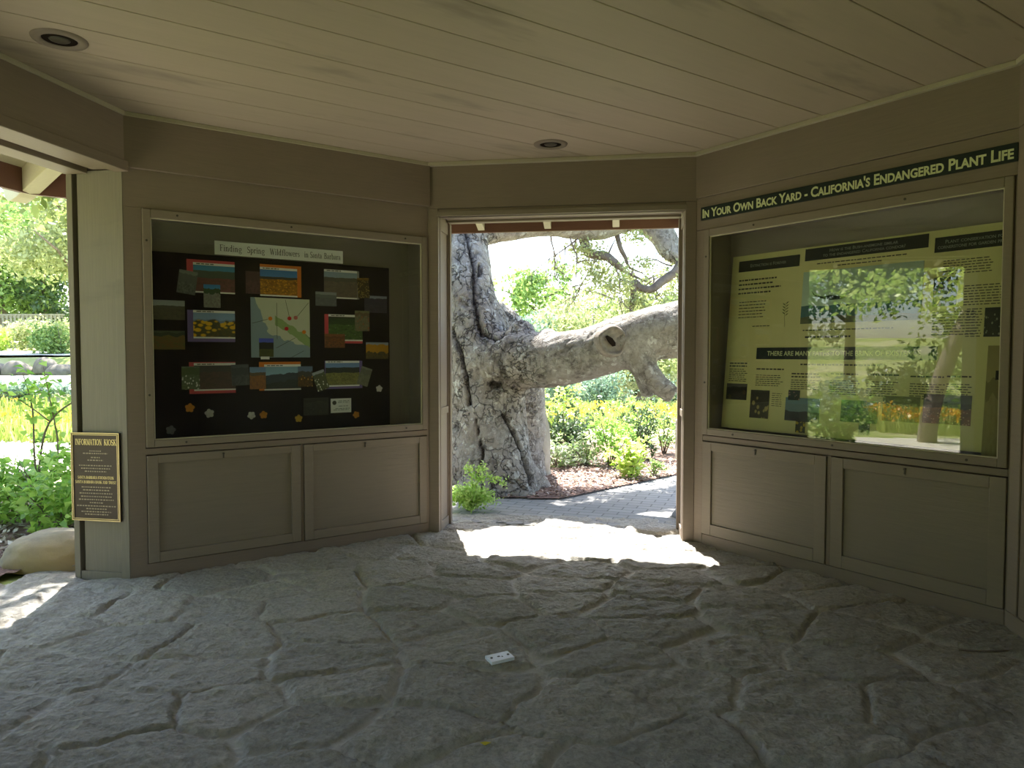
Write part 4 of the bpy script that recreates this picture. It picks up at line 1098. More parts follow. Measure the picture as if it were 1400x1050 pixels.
def tree(x, y, h, rad, n, leaf, mat, label, trunk_r=.16, lean=0, low=.12, sig=.22, cat='tree', seed=0, group=None, loose=.5):
    r = np.random.default_rng(1000+seed); z0 = float(terrain(x,y))
    root = bpy.data.objects.new('tree', None); COL.objects.link(root); root.location = (x,y,z0); tag(root, label, cat, group)
    mb = MB(); tx = lean*h*.5
    mb.tube([(0,0,-.1),(tx*.3,0,h*.2),(tx*.7,0,h*.45),(tx,0,h*.75)], [trunk_r*1.2,trunk_r,trunk_r*.8,trunk_r*.35], 9); mb.build('trunk', m_bark2, root, smooth=True)
    for k in range(4):
        a = k*1.7+seed; b = h*(.35+.09*k); mb = MB()
        mb.tube([(tx*.6,0,b),(tx*.6+rad*.4*math.cos(a),rad*.4*math.sin(a),b+h*.10),(tx*.6+rad*.85*math.cos(a),rad*.85*math.sin(a),b+h*.16)], [trunk_r*.45,trunk_r*.3,trunk_r*.1], 6); mb.build('branch', m_bark2, root, smooth=True)
    bl = []
    for k in range(9):
        a = r.uniform(0,2*pi); q = rad*r.uniform(.15,.6); zz = h*(low + (1-low)*r.uniform(.12,.82))
        bl.append((tx*zz/h*1.3+q*math.cos(a), q*math.sin(a), zz, rad*r.uniform(.4,.62), rad*r.uniform(.4,.62), h*(1-low)*r.uniform(.14,.22)))
    P, d = clumped(bl, n, sig, r, loose); ok = P[:,2] > .05; P = P[ok]; d = d[ok]
    quads_mesh('foliage', leaf_quads(P, leaf, .6, .4, r, d), len(P), mat, root)
    return root
G1 = 'trees behind the oak seen through the doorway'
tree(-.35,26,4.6,2.3,8500,.08,lf_oak,'green bushy tree beside the oak trunk, farthest left through the doorway',seed=1,low=.0,group=G1)
tree(.75,22.5,3.6,1.5,5200,.075,lf_blue,'narrow bluish green tree right of the oak trunk',seed=2,low=.0,group=G1)
tree(1.95,24.5,4.1,1.9,7000,.075,lf_yell,'pale olive tree behind the middle of the big limb',seed=3,low=.0,group=G1)
tree(3.1,28,4.7,2.4,8000,.085,lf_oak,'olive green oak behind the knot of the big limb',seed=4,low=.0,group=G1)
tree(4.35,24.5,4.2,2.1,7000,.075,lf_yell,'yellow green tree at the right of the doorway view',seed=5,low=.0,group=G1)
tree(6.6,28,5.4,2.6,8000,.085,lf_mid,'tall green tree partly hidden by the right jamb of the doorway',seed=6,low=.0,group=G1)
tree(1.2,36,5.3,3.6,7000,.12,lf_mid,'distant green tree low on the skyline behind the others',seed=7,low=.0,group=G1)
tree(6.2,38,6.2,4.0,7000,.12,lf_oak,'distant olive tree on the skyline at the right',seed=8,low=.0,group=G1)
tree(-5.0,40,6.5,4.0,6000,.13,lf_mid,'distant green tree hidden behind the oak trunk',seed=17,low=.0,group=G1)
G2 = 'trees beyond the left opening'
tree(-17.3,25,6.2,2.4,8000,.085,lf_mid,'sunlit mid green tree high at the far left edge',seed=9,low=.25,group=G2)
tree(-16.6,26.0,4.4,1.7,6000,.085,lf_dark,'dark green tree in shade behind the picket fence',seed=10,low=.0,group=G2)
tree(-11.4,19.8,5.8,2.1,9000,.07,lf_yell,'yellow green oak beside the left post',seed=11,low=.38,trunk_r=.12,lean=-.15,group=G2,sig=.18)
tree(-12.3,24.0,3.8,1.7,6500,.075,lf_blue,'low bluish green tree behind the yellow green oak',seed=12,low=.0,group=G2)
tree(-20.5,33,7.0,4.0,7000,.13,lf_mid,'distant green tree at the far left skyline',seed=13,low=.0,group=G2)
G3 = 'trees mirrored in the right case'
tree(-16,6.2,6.0,2.6,7000,.10,lf_bright,'bright tree mirrored in the glass at the left of the reflection',seed=14,low=.1,group=G3)
tree(-18,2.6,6.5,2.8,7000,.10,lf_dark,'dark tree mirrored in the glass in the middle of the reflection',seed=15,low=.05,group=G3)
tree(-15,-1.2,6.0,2.6,6000,.10,lf_mid,'green tree mirrored in the glass at the right of the reflection',seed=16,low=.05,group=G3)
tree(-9.5,-2.6,4.6,2.0,5000,.09,lf_yell,'pale leaning tree outside the left opening, mirrored in the right glass',seed=18,low=.3,group=G3)
G8 = 'unseen trees added behind the viewer to cut front light'  # out of view, added to block sky light from the front
for i, (x, y, mt) in enumerate(((-5.5,-5.0,lf_dark),(-2.0,-5.8,lf_oak),(1.6,-5.4,lf_dark),(5.2,-4.6,lf_oak))):
    tree(x, y, 5.4, 2.4, 7000, .13, mt, ('added unseen dense tree dimming the front opening, '+('far left','left of centre','right of centre','far right')[i]), seed=40+i, low=.0, group=G8)
tree(-4.0,8.4,6.0,2.5,9000,.08,lf_oak,'spreading oak added behind the left wall to shade the boulder',seed=50,low=.5,group=G2)  # added so that its crown shades the boulder
def leaning_tree():
    root = bpy.data.objects.new('leaning_tree', None); COL.objects.link(root); root.location = (-6.2,2.55,0)
    tag(root, 'slender leaning tree trunk mirrored in the right case glass', 'tree')
    A = smooth_path([(0,0,-.1,.15),(.05,-.05,.5,.13),(.0,-.30,1.4,.12),(-.1,-.75,2.5,.11),(-.2,-1.1,3.6,.07)])
    mb = MB(); mb.tube(A[:,:3], A[:,3], 10); mb.build('trunk', m_bark2, root, smooth=True)
    P, d = clumped([(-.1,-1.1,3.2,1.3,1.3,.9),(-.6,-.4,2.7,.9,.9,.6),(-.3,.8,2.6,.8,.9,.4)], 2600, .16)
    quads_mesh('foliage', leaf_quads(P, .06, .6, .4, rng, d), len(P), lf_lime, root)
leaning_tree()

def shrub(x, y, rx, ry, h, n, leaf, mat, label, name='shrub', seed=0, stems=7, asp=.5, lowfrac=.15, cat='shrub', group=None, spray=0.0, far=False):
    r = np.random.default_rng(500+seed); z0 = float(terrain(x,y))
    root = bpy.data.objects.new(name, None); COL.objects.link(root); root.location = (x,y,z0); tag(root, label, cat, group)
    mb = MB(); tips = []
    for k in range(stems):
        a = 2*pi*k/stems+r.uniform(-.4,.4); q = r.uniform(.3,.95); hh = h*r.uniform(.65,1.0)
        p = [(0,0,-.03),(rx*q*.35*math.cos(a),ry*q*.35*math.sin(a),hh*.5),(rx*q*math.cos(a),ry*q*math.sin(a),hh)]
        mb.tube(p, [.008+.004*h,.006,.003], 5); tips.append(p)
    mb.build('stems', m_bark2, root, smooth=True)
    if far:
        bl = [(rx*r.uniform(-.45,.45), ry*r.uniform(-.45,.45), h*r.uniform(.35,.6), rx*.6, ry*.6, h*.38) for _ in range(6)]
        P, d = clumped(bl, n, .08*h+.03, r, .5); ok = P[:,2] > .02; P = P[ok]; d = d[ok]
        quads_mesh('foliage', leaf_quads(P, leaf, .6, .4, r, d), len(P), mat, root); return root
    # leaves in whorls along the stems and on side shoots
    nb = max(6, n//14); C = []
    for k in range(nb):
        p = tips[r.integers(len(tips))]; t = r.uniform(lowfrac,1)**.8; a = np.array(p[0])*(1-t)**2 + 2*np.array(p[1])*t*(1-t) + np.array(p[2])*t*t
        C.append(a + r.normal(size=3)*np.array([rx*.28, ry*.28, h*.10]))
    C = np.array(C); C[:,2] = np.clip(C[:,2], .04, None)
    ci = r.integers(0,nb,n); d = r.normal(size=(n,3)); d[:,2] = d[:,2]*.6 + .35
    leaf_mesh('foliage', C[ci] + d*leaf*.25 + np.array([0,0,1])*r.uniform(-.5,.9,n)[:,None]*leaf, d, leaf, asp, mat, root, r)
    return root
G4 = 'shrubs in the bed behind the oak'
shrub(.72,9.75,.50,.40,.78,1500,.070,lf_dark,'dense dark green shrub right of the oak base',seed=1,group=G4)
shrub(.62,10.7,.45,.35,1.0,900,.075,lf_lime,'tall yellow green shrub behind the dark one, under the limb',seed=2,group=G4)
shrub(.55,8.95,.38,.28,.34,650,.062,lf_white,'low pale flowering plant in front of the dark shrub',seed=3,group=G4)
shrub(.92,9.15,.28,.25,.38,520,.060,lf_white,'pale flowering plant in the middle of the bed',seed=4,group=G4)
shrub(.28,8.95,.10,.10,.30,160,.050,lf_brown,'small dry reddish plant beside the oak base',seed=5,group=G4)
shrub(1.22,9.1,.36,.30,.66,950,.060,lf_bright,'bright green shrub in the centre of the bed',seed=6,group=G4)
shrub(1.72,9.7,.40,.32,.74,1000,.062,lf_dark,'dark leaved shrub with tall shoots right of the bright one',seed=7,group=G4)
shrub(1.33,8.25,.26,.20,.44,480,.075,lf_lime,'lime green broad leaved plant at the front of the bed',seed=8,group=G4,asp=.7)
shrub(2.12,10.2,.36,.32,.72,800,.055,lf_mid,'grey green shrub beside the wooden post',seed=9,group=G4)
shrub(1.62,8.35,.14,.12,.20,170,.050,lf_mid,'small low herb at the edge of the mulch',seed=10,group=G4)
shrub(.98,10.6,.40,.3,.62,650,.06,lf_mid,'medium green shrub behind the pale flowering plants',seed=30,group=G4)
shrub(1.9,11.2,.45,.3,.85,700,.06,lf_bright,'upright bright shrub in front of the orange meadow',seed=31,group=G4)
shrub(2.55,9.7,.30,.3,.6,500,.06,lf_yell,'pale shrub hidden partly by the right jamb',seed=32,group=G4)
G5 = 'shrubs beyond the orange meadow'
shrub(2.5,20.5,.95,.7,1.15,2600,.05,lf_blue,'rounded bluish green shrub under the limb',seed=11,group=G5,far=True)
shrub(1.15,19.5,.8,.6,1.0,2200,.05,lf_blue,'bluish green shrub nearest the oak trunk, under the limb',seed=12,group=G5,far=True)
shrub(4.6,20.8,.9,.7,1.0,2400,.05,lf_blue,'bluish green shrub near the right jamb of the doorway',seed=13,group=G5,far=True)
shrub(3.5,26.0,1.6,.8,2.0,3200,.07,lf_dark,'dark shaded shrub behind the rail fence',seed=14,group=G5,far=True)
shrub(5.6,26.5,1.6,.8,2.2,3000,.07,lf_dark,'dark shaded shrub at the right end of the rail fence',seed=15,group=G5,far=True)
G6 = 'shrubs beyond the left opening'
shrub(-3.62,5.75,.62,.45,.62,1500,.075,lf_bright,'leafy green bush behind the boulder',name='bush',seed=16,group=G6,asp=.65,stems=10)
shrub(-4.25,6.1,.5,.4,.60,1100,.075,lf_bright,'leafy green bush at the far left edge',name='bush',seed=17,group=G6,asp=.65,stems=9)
shrub(-3.35,6.5,.45,.4,.55,900,.070,lf_mid,'green bush close behind the left post',name='bush',seed=18,group=G6,asp=.65,stems=9)
shrub(-12.9,20.3,1.2,.6,.9,2600,.05,lf_yell,'pale grassy shrub below the picket fence',seed=19,group=G6,far=True)
shrub(-14.2,19.7,.8,.5,.8,1800,.05,lf_lime,'yellow green shrub at the far left below the fence',seed=20,group=G6,far=True)
shrub(-11.4,18.6,.7,.5,.9,1600,.05,lf_mid,'green shrub beside the left post below the yellow oak',seed=21,group=G6,far=True)
shrub(-10.2,14.9,1.6,.4,.35,2200,.05,lf_blue,'low bluish leaf strip standing in for shaded lawn behind the yellow meadow',seed=22,group=G6,far=True)  # bluish leaves put the shade on the lawn into colour
G7 = 'plants outside the left opening mirrored in the right glass'
shrub(-4.1,3.95,.45,.45,.95,900,.085,lf_bright,'tall leafy plant mirrored at the left of the reflection',seed=23,group=G7,asp=.6)
shrub(-5.6,4.6,.7,.6,1.0,1100,.08,lf_mid,'bushy plant mirrored behind the tall leafy one',seed=24,group=G7)
shrub(-7.6,1.2,.9,.7,.7,1500,.05,lf_mid,'round shrub mirrored at the right of the reflection',seed=25,group=G7,far=True)
shrub(-9.0,3.6,1.0,.7,.9,1800,.05,lf_blue,'grey green shrub mirrored in the middle of the reflection',seed=26,group=G7,far=True)
shrub(-12.5,1.8,1.2,.9,1.3,2200,.06,lf_dark,'dark shrub mirrored under the trees',seed=27,group=G7,far=True)

def meadow(name, box, nb, nf, hgt, label, seed):
    r = np.random.default_rng(seed); x0,x1,y0,y1 = box
    P = np.stack([r.uniform(x0,x1,nb), r.uniform(y0,y1,nb), np.zeros(nb)],1); P[:,2] = terrain(P[:,0],P[:,1])
    a = r.uniform(0,2*pi,nb); s = .022; h = hgt*r.uniform(.5,1.2,nb)
    u = np.stack([np.cos(a)*s, np.sin(a)*s, 0*a],1); t = P + np.stack([r.normal(size=nb)*.06, r.normal(size=nb)*.06, h],1)
    V = np.stack([P-u, P+u, t+u*.4, t-u*.4],1).reshape(-1,3)
    o = quads_mesh(name, V, nb, lf_meadow); tag(o, label, 'flowers', kind='stuff')
    F = np.stack([r.uniform(x0,x1,nf), r.uniform(y0,y1,nf), np.zeros(nf)],1); F = F[fbm(F*.55+seed,2) > .44]; F[:,2] = terrain(F[:,0],F[:,1]) + hgt*r.uniform(.75,1.25,len(F))
    quads_mesh('blossoms', leaf_quads(F, .034, .9, .2, r), len(F), lf_poppy, o)
meadow('poppy_meadow', (-.5,7.5,14.0,19.0), 11000, 2600, .22, 'yellow and orange poppy meadow beyond the garden bed', 71)
meadow('poppy_meadow', (-13.5,-5.5,11.4,14.4), 9000, 900, .34, 'sunlit yellow green flower meadow beyond the left opening', 72)
meadow('poppy_meadow', (-11.5,-7.6,-1.0,3.0), 3500, 1800, .30, 'orange flower patch mirrored in the right case glass', 73)

# mulch bed and chips
flat_patch('mulch_bed', [(-2.2,7.42),(-.9,7.17),(-.1,7.04),(.45,6.95),(1.15,7.62),(2.05,8.54),(2.9,9.62),(4.0,11.3),(1.5,11.8),(-2.4,11.0)], m_mulch, .042, 'bark mulch bed under the oak', 'ground', .05, .012)
flat_patch('mulch_strip', [(-5.4,4.6),(-4.2,4.25),(-3.2,4.2),(-2.9,5.4),(-2.4,6.3),(-2.8,7.4),(-5.4,7.2)], m_mulch, .05, 'leaf strewn soil behind the boulder', 'ground', .06, .05)
def chips(name, box, n, f, size, mat, label, seed, dz):
    r = np.random.default_rng(seed); x0,x1,y0,y1 = box
    P = np.stack([r.uniform(x0,x1,n), r.uniform(y0,y1,n), np.zeros(n)],1); P = P[f(P[:,0],P[:,1])]
    P[:,2] = terrain(P[:,0],P[:,1]) + dz + r.uniform(0,.02,len(P))
    tag(quads_mesh(name, scatter_quads(P, size, .45, .5, r), len(P), mat), label, 'mulch', kind='stuff')
chips('mulch_chips', (-1.2,2.6,6.9,9.6), 9000, lambda x,y: (y > np.where(x < .45, 7.06, 6.98+ (x-.45)*.97)), .022, lf_chip, 'loose bark chips covering the bed under the oak', 81, .045)
chips('leaf_litter', (-4.8,-2.7,4.65,6.9), 2600, lambda x,y: y > 4.75+(-3.2-x)*.22, .035, lf_litter, 'dry leaves strewn behind the boulder', 82, .06)

# ------------------------------------------------------------------ the oak
def oak():
    root = bpy.data.objects.new('oak_tree', None); COL.objects.link(root); root.location = (-.23,7.58,0)
    tag(root, 'massive grey barked oak with a thick limb sweeping right, outside the doorway', 'tree')
    off = np.array([-.23,7.58,0])
    trunk = [(-.196,7.57,-.25,.60),(-.215,7.58,.07,.49),(-.243,7.62,.446,.425),(-.252,7.66,.825,.40),(-.276,7.70,1.207,.40),(-.371,7.76,1.63,.36),(-.466,7.82,2.018,.29),(-.515,7.98,2.46,.27),(-.59,8.18,2.88,.27),(-.95,8.5,3.64,.25),(-1.9,8.9,4.8,.22)]
    limb = [(-.343,7.65,1.299,.32),(.037,7.40,1.34,.30),(.431,7.22,1.352,.275),(.775,7.08,1.420,.255),(1.11,6.98,1.54,.26),(1.41,6.93,1.615,.27),(1.674,6.90,1.66,.275),(2.04,6.88,1.74,.265),(2.718,6.85,1.92,.22),(3.58,6.95,2.193,.15),(4.6,7.2,2.7,.08)]
    top = [(-.55,8.12,2.80,.26),(-.085,8.35,2.93,.25),(.423,8.6,3.02,.24),(.994,9.0,3.017,.24),(1.468,9.3,3.171,.22),(1.921,9.5,3.247,.2),(2.561,9.8,3.478,.17),(3.617,10.2,3.863,.10)]
    tr = [(1.65,9.4,3.19,.20),(1.865,9.3,2.934,.17),(2.013,9.25,2.69,.14),(2.23,9.2,2.629,.13),(2.9,9.2,2.60,.10),(3.6,9.2,2.7,.05)]
    stub = [(1.12,6.95,1.56,.17),(1.21,6.86,1.36,.135),(1.285,6.79,1.20,.115),(1.39,6.74,1.09,.10),(1.49,6.72,1.02,.085)]
    stub2 = [(1.15,7.0,1.45,.13),(1.225,6.98,1.25,.10),(1.28,6.97,1.10,.09),(1.297,6.97,1.0,.075)]
    rear_up = [(.20,8.40,-.2,.22),(.20,8.40,.5,.2),(.14,8.3,1.05,.24),(.05,8.2,1.42,.25),(-.08,8.12,1.68,.23),(-.26,8.05,1.88,.18)]
    rear = [(.30,8.46,-.15,.17),(.29,8.46,.337,.15),(.25,8.44,.763,.15),(.19,8.42,1.10,.13),(.12,8.36,1.30,.09)]
    mb = MB()
    for p, s in ((trunk,22),(limb,18),(rear_up,14),(top,14),(tr,12),(stub,12),(stub2,12)):
        A = smooth_path(p, 6); mb.tube(A[:,:3]-off, A[:,3], s)
    for a, q in ((.2,.42),(1.2,.45),(2.5,.40),(-.9,.40),(-2.0,.42),(3.6,.4)):   # root flare
        c, s = math.cos(a), math.sin(a)
        mb.tube(np.array([(-.24+c*.12,7.6+s*.12,.62),(-.22+c*.30,7.58+s*.28,.22),(-.21+c*q*1.35,7.58+s*q*1.25,-.06)])-off, [.16,.17,.13], 10)
    # collar swelling around the knot and a burl at the crotch
    for c, q in (((.88,6.86,1.515),.12),((-.02,7.5,1.10),.20),((.10,7.42,1.62),.14),((.35,7.25,1.55),.12)):
        bm = bmesh.new(); bmesh.ops.create_icosphere(bm, subdivisions=3, radius=q); mb.add([tuple(Vector(c)-Vector(off)+v.co) for v in bm.verts], [tuple(v.index for v in f.verts) for f in bm.faces]); bm.free()
    tmp = mb.build('trunk_raw', None)
    m = tmp.modifiers.new('fuse', 'REMESH'); m.mode = 'VOXEL'; m.voxel_size = .024
    s = tmp.modifiers.new('soft', 'SMOOTH'); s.factor = .5; s.iterations = 6
    dg = bpy.context.evaluated_depsgraph_get(); dg.update()
    me = bpy.data.meshes.new_from_object(tmp.evaluated_get(dg)); me.name = 'trunk'
    bpy.data.objects.remove(tmp)
    n = len(me.vertices); V = np.empty(n*3, np.float32); me.vertices.foreach_get('co', V); V = V.reshape(-1,3).astype(float)
    N = np.empty(n*3, np.float32); me.vertices.foreach_get('normal', N); N = N.reshape(-1,3).astype(float)
    Wp = V + off
    on_limb = np.clip((Wp[:,0]-.05)/.3,0,1)*np.clip((2.35-Wp[:,2])/.2,0,1)
    up = np.clip((Wp[:,2]-2.55)/.2,0,1)*np.clip((Wp[:,0]+.3)/.2,0,1)
    lx = np.maximum(on_limb, up)[:,None]
    warp = (np.stack([fbm(Wp*3+i*31,2) for i in range(3)],1)-.5)*.30
    q = (Wp+warp)*(np.array([8,8,2.2])*(1-lx) + np.array([2.6,8,8])*lx)
    rid = 1-np.abs(fbm(q,2)*2-1)
    fur = np.clip((rid-.90)/.10,0,1)*np.clip(fbm(Wp*1.7+9,2)*3-1.0,0,1)
    amt = 1-.55*lx[:,0]
    crk = np.zeros(n)
    wig = .05*(fbm(Wp*7+3,2)-.5)
    for poly, wd in (([(-.50,2.75),(-.41,2.36),(-.39,2.11),(-.355,1.74),(-.30,1.60)],.030),([(-.61,1.66),(-.52,1.40),(-.45,1.17),(-.43,.9)],.026),([(-.09,.80),(.02,.60),(.10,.44),(.20,.10)],.026),([(-.28,1.62),(-.16,1.55),(-.07,1.60)],.022),([(-.33,2.33),(-.325,2.22)],.030),([(-.20,1.10),(-.13,1.07)],.05),([(-.36,.75),(-.30,.45),(-.34,.2)],.018)):
        dd = np.full(n, 9.0); px, pz = Wp[:,0]+wig, Wp[:,2]
        for (ax,az),(bx,bz) in zip(poly[:-1], poly[1:]):
            L2 = (bx-ax)**2+(bz-az)**2; t = np.clip(((px-ax)*(bx-ax)+(pz-az)*(bz-az))/L2,0,1)
            dd = np.minimum(dd, np.hypot(px-ax-t*(bx-ax), pz-az-t*(bz-az)))
        crk = np.maximum(crk, np.clip(1.3*(1-dd/wd),0,1)*np.clip(.5-N[:,1]*2,0,1)*(Wp[:,1] < 8.1))
    disp = -.045*crk - .030*fur*amt + .045*(fbm(Wp*2.2+50,3)-.5) + .024*(fbm(Wp*9,3)-.5)*amt
    V += N*disp[:,None]; me.vertices.foreach_set('co', V.astype(np.float32).ravel())
    at = me.attributes.new('furrow','FLOAT','POINT'); at.data.foreach_set('value', (np.maximum(fur*amt*.85, crk*.95)).astype(np.float32))
    at = me.attributes.new('limb','FLOAT','POINT'); at.data.foreach_set('value', lx[:,0].astype(np.float32))
    link('trunk', me, m_bark, root, smooth=True)
    # sawn knot on the limb
    kb = bpy.data.objects.new('knot', None)
    c = Vector((.925,6.73,1.525))-Vector(off); d = Vector((.16,-.98,.02)).normalized(); u = d.cross(Vector((0,0,1))).normalized(); w = u.cross(d)
    def ring(prof, mat, name, par, jit=.0):
        mb = MB(); n = 36; vs = []
        for r_, h_ in prof:
            for k in range(n):
                a = 2*pi*k/n; rr = r_*(1+jit*math.sin(3*a+1)+jit*.7*math.sin(5*a)); vs.append(c + (u*math.cos(a)+w*math.sin(a)*1.05)*rr + d*h_)
        mb.add(vs, [(i*n+k, i*n+(k+1)%n, (i+1)*n+(k+1)%n, (i+1)*n+k) for i in range(len(prof)-1) for k in range(n)] + [tuple(range((len(prof)-1)*n, len(prof)*n))])
        o = mb.build(name, mat, par, smooth=True); return o
    kn = ring([(.15,-.10),(.136,-.02),(.126,.006),(.113,.010),(.104,-.006),(.045,-.018),(.0415,-.018)], m_cut, 'knot', root, .04)
    mb = MB(); pts = [(-.02,-.045),(.0,-.05),(.04,-.01),(.07,.04),(.055,.05),(.01,.025),(-.02,-.015)]
    mb.add([c + u*a + w*b + d*.0135 for a,b in pts] + [c + u*a + w*b - d*.03 for a,b in pts], [tuple(range(7)), tuple(range(13,6,-1))] + [(i,7+i,7+(i+1)%7,(i+1)%7) for i in range(7)])
    mb.build('hollow', m_hole_shade, kn)  # solid dark piece colours in the shade of the hole
    # worn pale stem behind
    A = smooth_path(rear, 6); mb = MB(); mb.tube(A[:,:3]-off, A[:,3], 16); o = mb.build('rear_stem', m_rearbark, root, smooth=True)
    vv = np.array([tuple(v.co) for v in o.data.vertices]); nn = np.array([tuple(v.normal) for v in o.data.vertices])
    vv = vv + nn*(.10*(fbm(vv*2.4+3,3)-.5)+.05*(fbm(vv*7,2)-.5))[:,None]; o.data.vertices.foreach_set('co', vv.astype(np.float32).ravel())
    br = [[(.862,9.0,2.90,.075),(.884,8.95,2.726,.06),(.932,8.9,2.623,.06),(1.029,8.9,2.597,.055),(1.144,8.9,2.579,.055),(1.235,8.85,2.494,.05),(1.323,8.85,2.425,.03)],
          [(1.29,9.2,2.95,.035),(1.331,9.1,2.722,.03),(1.395,9.1,2.597,.025),(1.45,9.1,2.472,.015),(1.62,9.1,2.40,.008)],
          [(2.139,9.2,2.64,.075),(2.027,9.1,2.436,.055),(1.838,9.05,2.297,.055),(1.695,9.0,2.194,.05),(1.561,9.0,2.22,.045),(1.498,9.0,2.282,.04),(1.481,9.0,2.114,.035),(1.456,9.0,1.935,.025)],
          [(2.114,9.25,2.66,.08),(2.125,9.25,2.408,.07),(2.19,9.25,2.198,.045)],
          [(1.30,9.1,2.47,.02),(1.52,9.1,2.36,.016),(1.66,9.1,2.30,.008)],
          [(1.15,8.9,2.58,.014),(1.19,8.9,2.68,.010),(1.24,8.9,2.78,.006)]]
    for p in br:
        A = smooth_path(p, 4); mb = MB(); mb.tube(A[:,:3]-off, A[:,3], 8); mb.build('branch', m_bark2, root, smooth=True)
    r = np.random.default_rng(33)
    def twigs(p0, v, l, rad, depth, mb):
        p = np.array(p0); v = np.array(v)/np.linalg.norm(v); P = [p]; n = 5
        for k in range(n):
            v = v + r.normal(size=3)*.25 + np.array([0,0,-.10]); v /= np.linalg.norm(v); p = p + v*l/n; P.append(p)
            if depth and k in (1,2,3,4): twigs(p, v + r.normal(size=3)*.9, l*.55, rad*.6, depth-1, mb)
        mb.tube(P, np.linspace(rad, rad*.35, n+1), 4)
    for p, v in (((.67,8.7,2.84),(.1,0,-1)),((.80,8.8,2.80),(-.9,-.1,-.4)),((.45,8.7,2.85),(.3,0,-1)),((1.02,8.95,2.60),(-.3,0,-1)),((1.75,9.1,2.35),(-.3,0,-.9)),((2.0,9.2,2.5),(-.6,0,.2)),((1.24,8.85,2.5),(.2,0,-1))):
        mb = MB(); twigs(np.array(p)-off, v, .55, .011, 2, mb); mb.build('twigs', m_bark2, root)
    # leaves: sprays under the top limb, on the right branches and in the crown overhead
    B = [(1.0,8.95,2.50,.26,.18,.20),(1.18,8.9,2.30,.34,.2,.22),(1.50,9.1,2.40,.30,.25,.25),(1.75,9.1,2.15,.42,.3,.28),(2.1,9.3,2.05,.30,.3,.30),(2.2,9.3,2.85,.30,.3,.25),(1.9,9.0,1.85,.40,.3,.22),(.9,8.9,2.70,.20,.2,.14),(1.55,9.1,2.0,.25,.3,.2),(2.05,9.3,2.45,.18,.2,.16),(1.6,9.2,2.92,.2,.2,.12)]
    P, d = clumped(B, 5200, .055, r, .3)
    quads_mesh('foliage', leaf_quads(P-off, .024, .6, .3, r, d), len(P), lf_yell, root)
    # low spray under the limb at the right
    P, d = clumped([(1.3,7.6,1.06,.35,.3,.08),(1.75,7.5,1.08,.35,.3,.16),(2.0,7.4,.98,.25,.3,.2)], 900, .05, r, .3)
    quads_mesh('low_spray', leaf_quads(P-off, .026, .6, .3, r, d), len(P), lf_yell, root)
    C = []
    while len(C) < 26: C.append((r.uniform(-4.5,5.5), r.uniform(7.2,12.5), r.uniform(3.9,6.8), r.uniform(.6,1.1), r.uniform(.6,1.0), r.uniform(.35,.6)))
    for _ in range(14):
        zz = r.uniform(4.2,5.4); C.append((r.uniform(-1.4,1.9), r.uniform(6.6,7.5)+.653*zz, zz, r.uniform(.45,.7), r.uniform(.35,.5), .3))  # extra unseen clumps added so their shade falls on the path
    P, d = clumped(C, 22000, .14, r, .3)
    fx = P[:,0] + .19*P[:,2]/1.42; fy = P[:,1] - .98*P[:,2]/1.42    # where each leaf's shade would fall; leaves are removed to keep sun patches
    gap = ((fx > -.8) & (fx < 1.9) & (fy < 6.45) & (fy > 4.0)) | ((fx > .2) & (fy > 7.6) & (fbm(np.stack([fx,fy,0*fx],1)*1.2,2) > .47))
    P = P[~gap]; d = d[~gap]
    quads_mesh('crown', leaf_quads(P-off, .050, .6, .3, r, d), len(P), lf_oak, root)
oak()

# ------------------------------------------------------------------ rocks, posts, fences, near plants
def rock(name, loc, dims, mat, label, cat, seed, rot=0, group=None, sub=4, amp=.22, flat=.15, cut=None):
    bm = bmesh.new(); bmesh.ops.create_icosphere(bm, subdivisions=sub, radius=1.0)
    v = np.array([tuple(p.co) for p in bm.verts]); f = [tuple(p.index for p in q.verts) for q in bm.faces]; bm.free()
    v = v*(1 + amp*(fbm(v*1.1+seed*9.1,2)-.5)*2)[:,None] + .16*(fbm(v*2.7+seed,4,.6)-.5)[:,None]*v
    v = np.sign(v)*np.abs(v)**.85
    v[:,2] = np.maximum(v[:,2], -flat)
    if cut is not None: v = cut(v)
    v = v*np.array(dims); mb = MB(); mb.add(v, f)
    o = mb.build(name, mat, M=Matrix.Translation(loc) @ Matrix.Rotation(rot,4,'Z'), smooth=True)
    return tag(o, label, cat, group)
rock('boulder', (-3.02,4.87,.02), (.33,.25,.20), m_rock, 'rounded tan sandstone boulder beside the left post', 'boulder', 3, .1, sub=5, flat=.12, amp=.30)
def wedge_cut(v):
    v = v.copy(); s = np.clip((v[:,0]+1)/2,0,1); v[:,2] = np.where(v[:,2] > 0, v[:,2]*(.08+1.0*s), v[:,2]); return v
rock('stone_slab', (1.64,6.27,.02), (.27,.13,.60), m_slate, 'dark grey slanting stone at the foot of the right jamb outside', 'stone', 5, .12, sub=4, amp=.10, flat=.05, cut=wedge_cut)
RK = [(-12.35,16.45,.36,.24,'tan rock at the left end of the rock wall'),(-11.62,16.5,.24,.20,'small tan rock, second along the rock wall'),(-11.05,16.42,.32,.27,'rounded rock in the middle of the rock wall'),(-10.5,16.5,.22,.30,'upright dark rock near the right end of the rock wall'),(-10.05,16.4,.30,.22,'low dark rock of the rock wall, last before the left post'),(-13.2,16.4,.46,.30,'large rock at the far left edge of the rock wall')]
for i, (x, y, a, h, lb) in enumerate(RK):
    rock('rock', (x,y,float(terrain(x,y))), (a,.3,h), m_walrock, lb, 'rock', 20+i, .3*i, 'rocks of the low garden wall', 3)

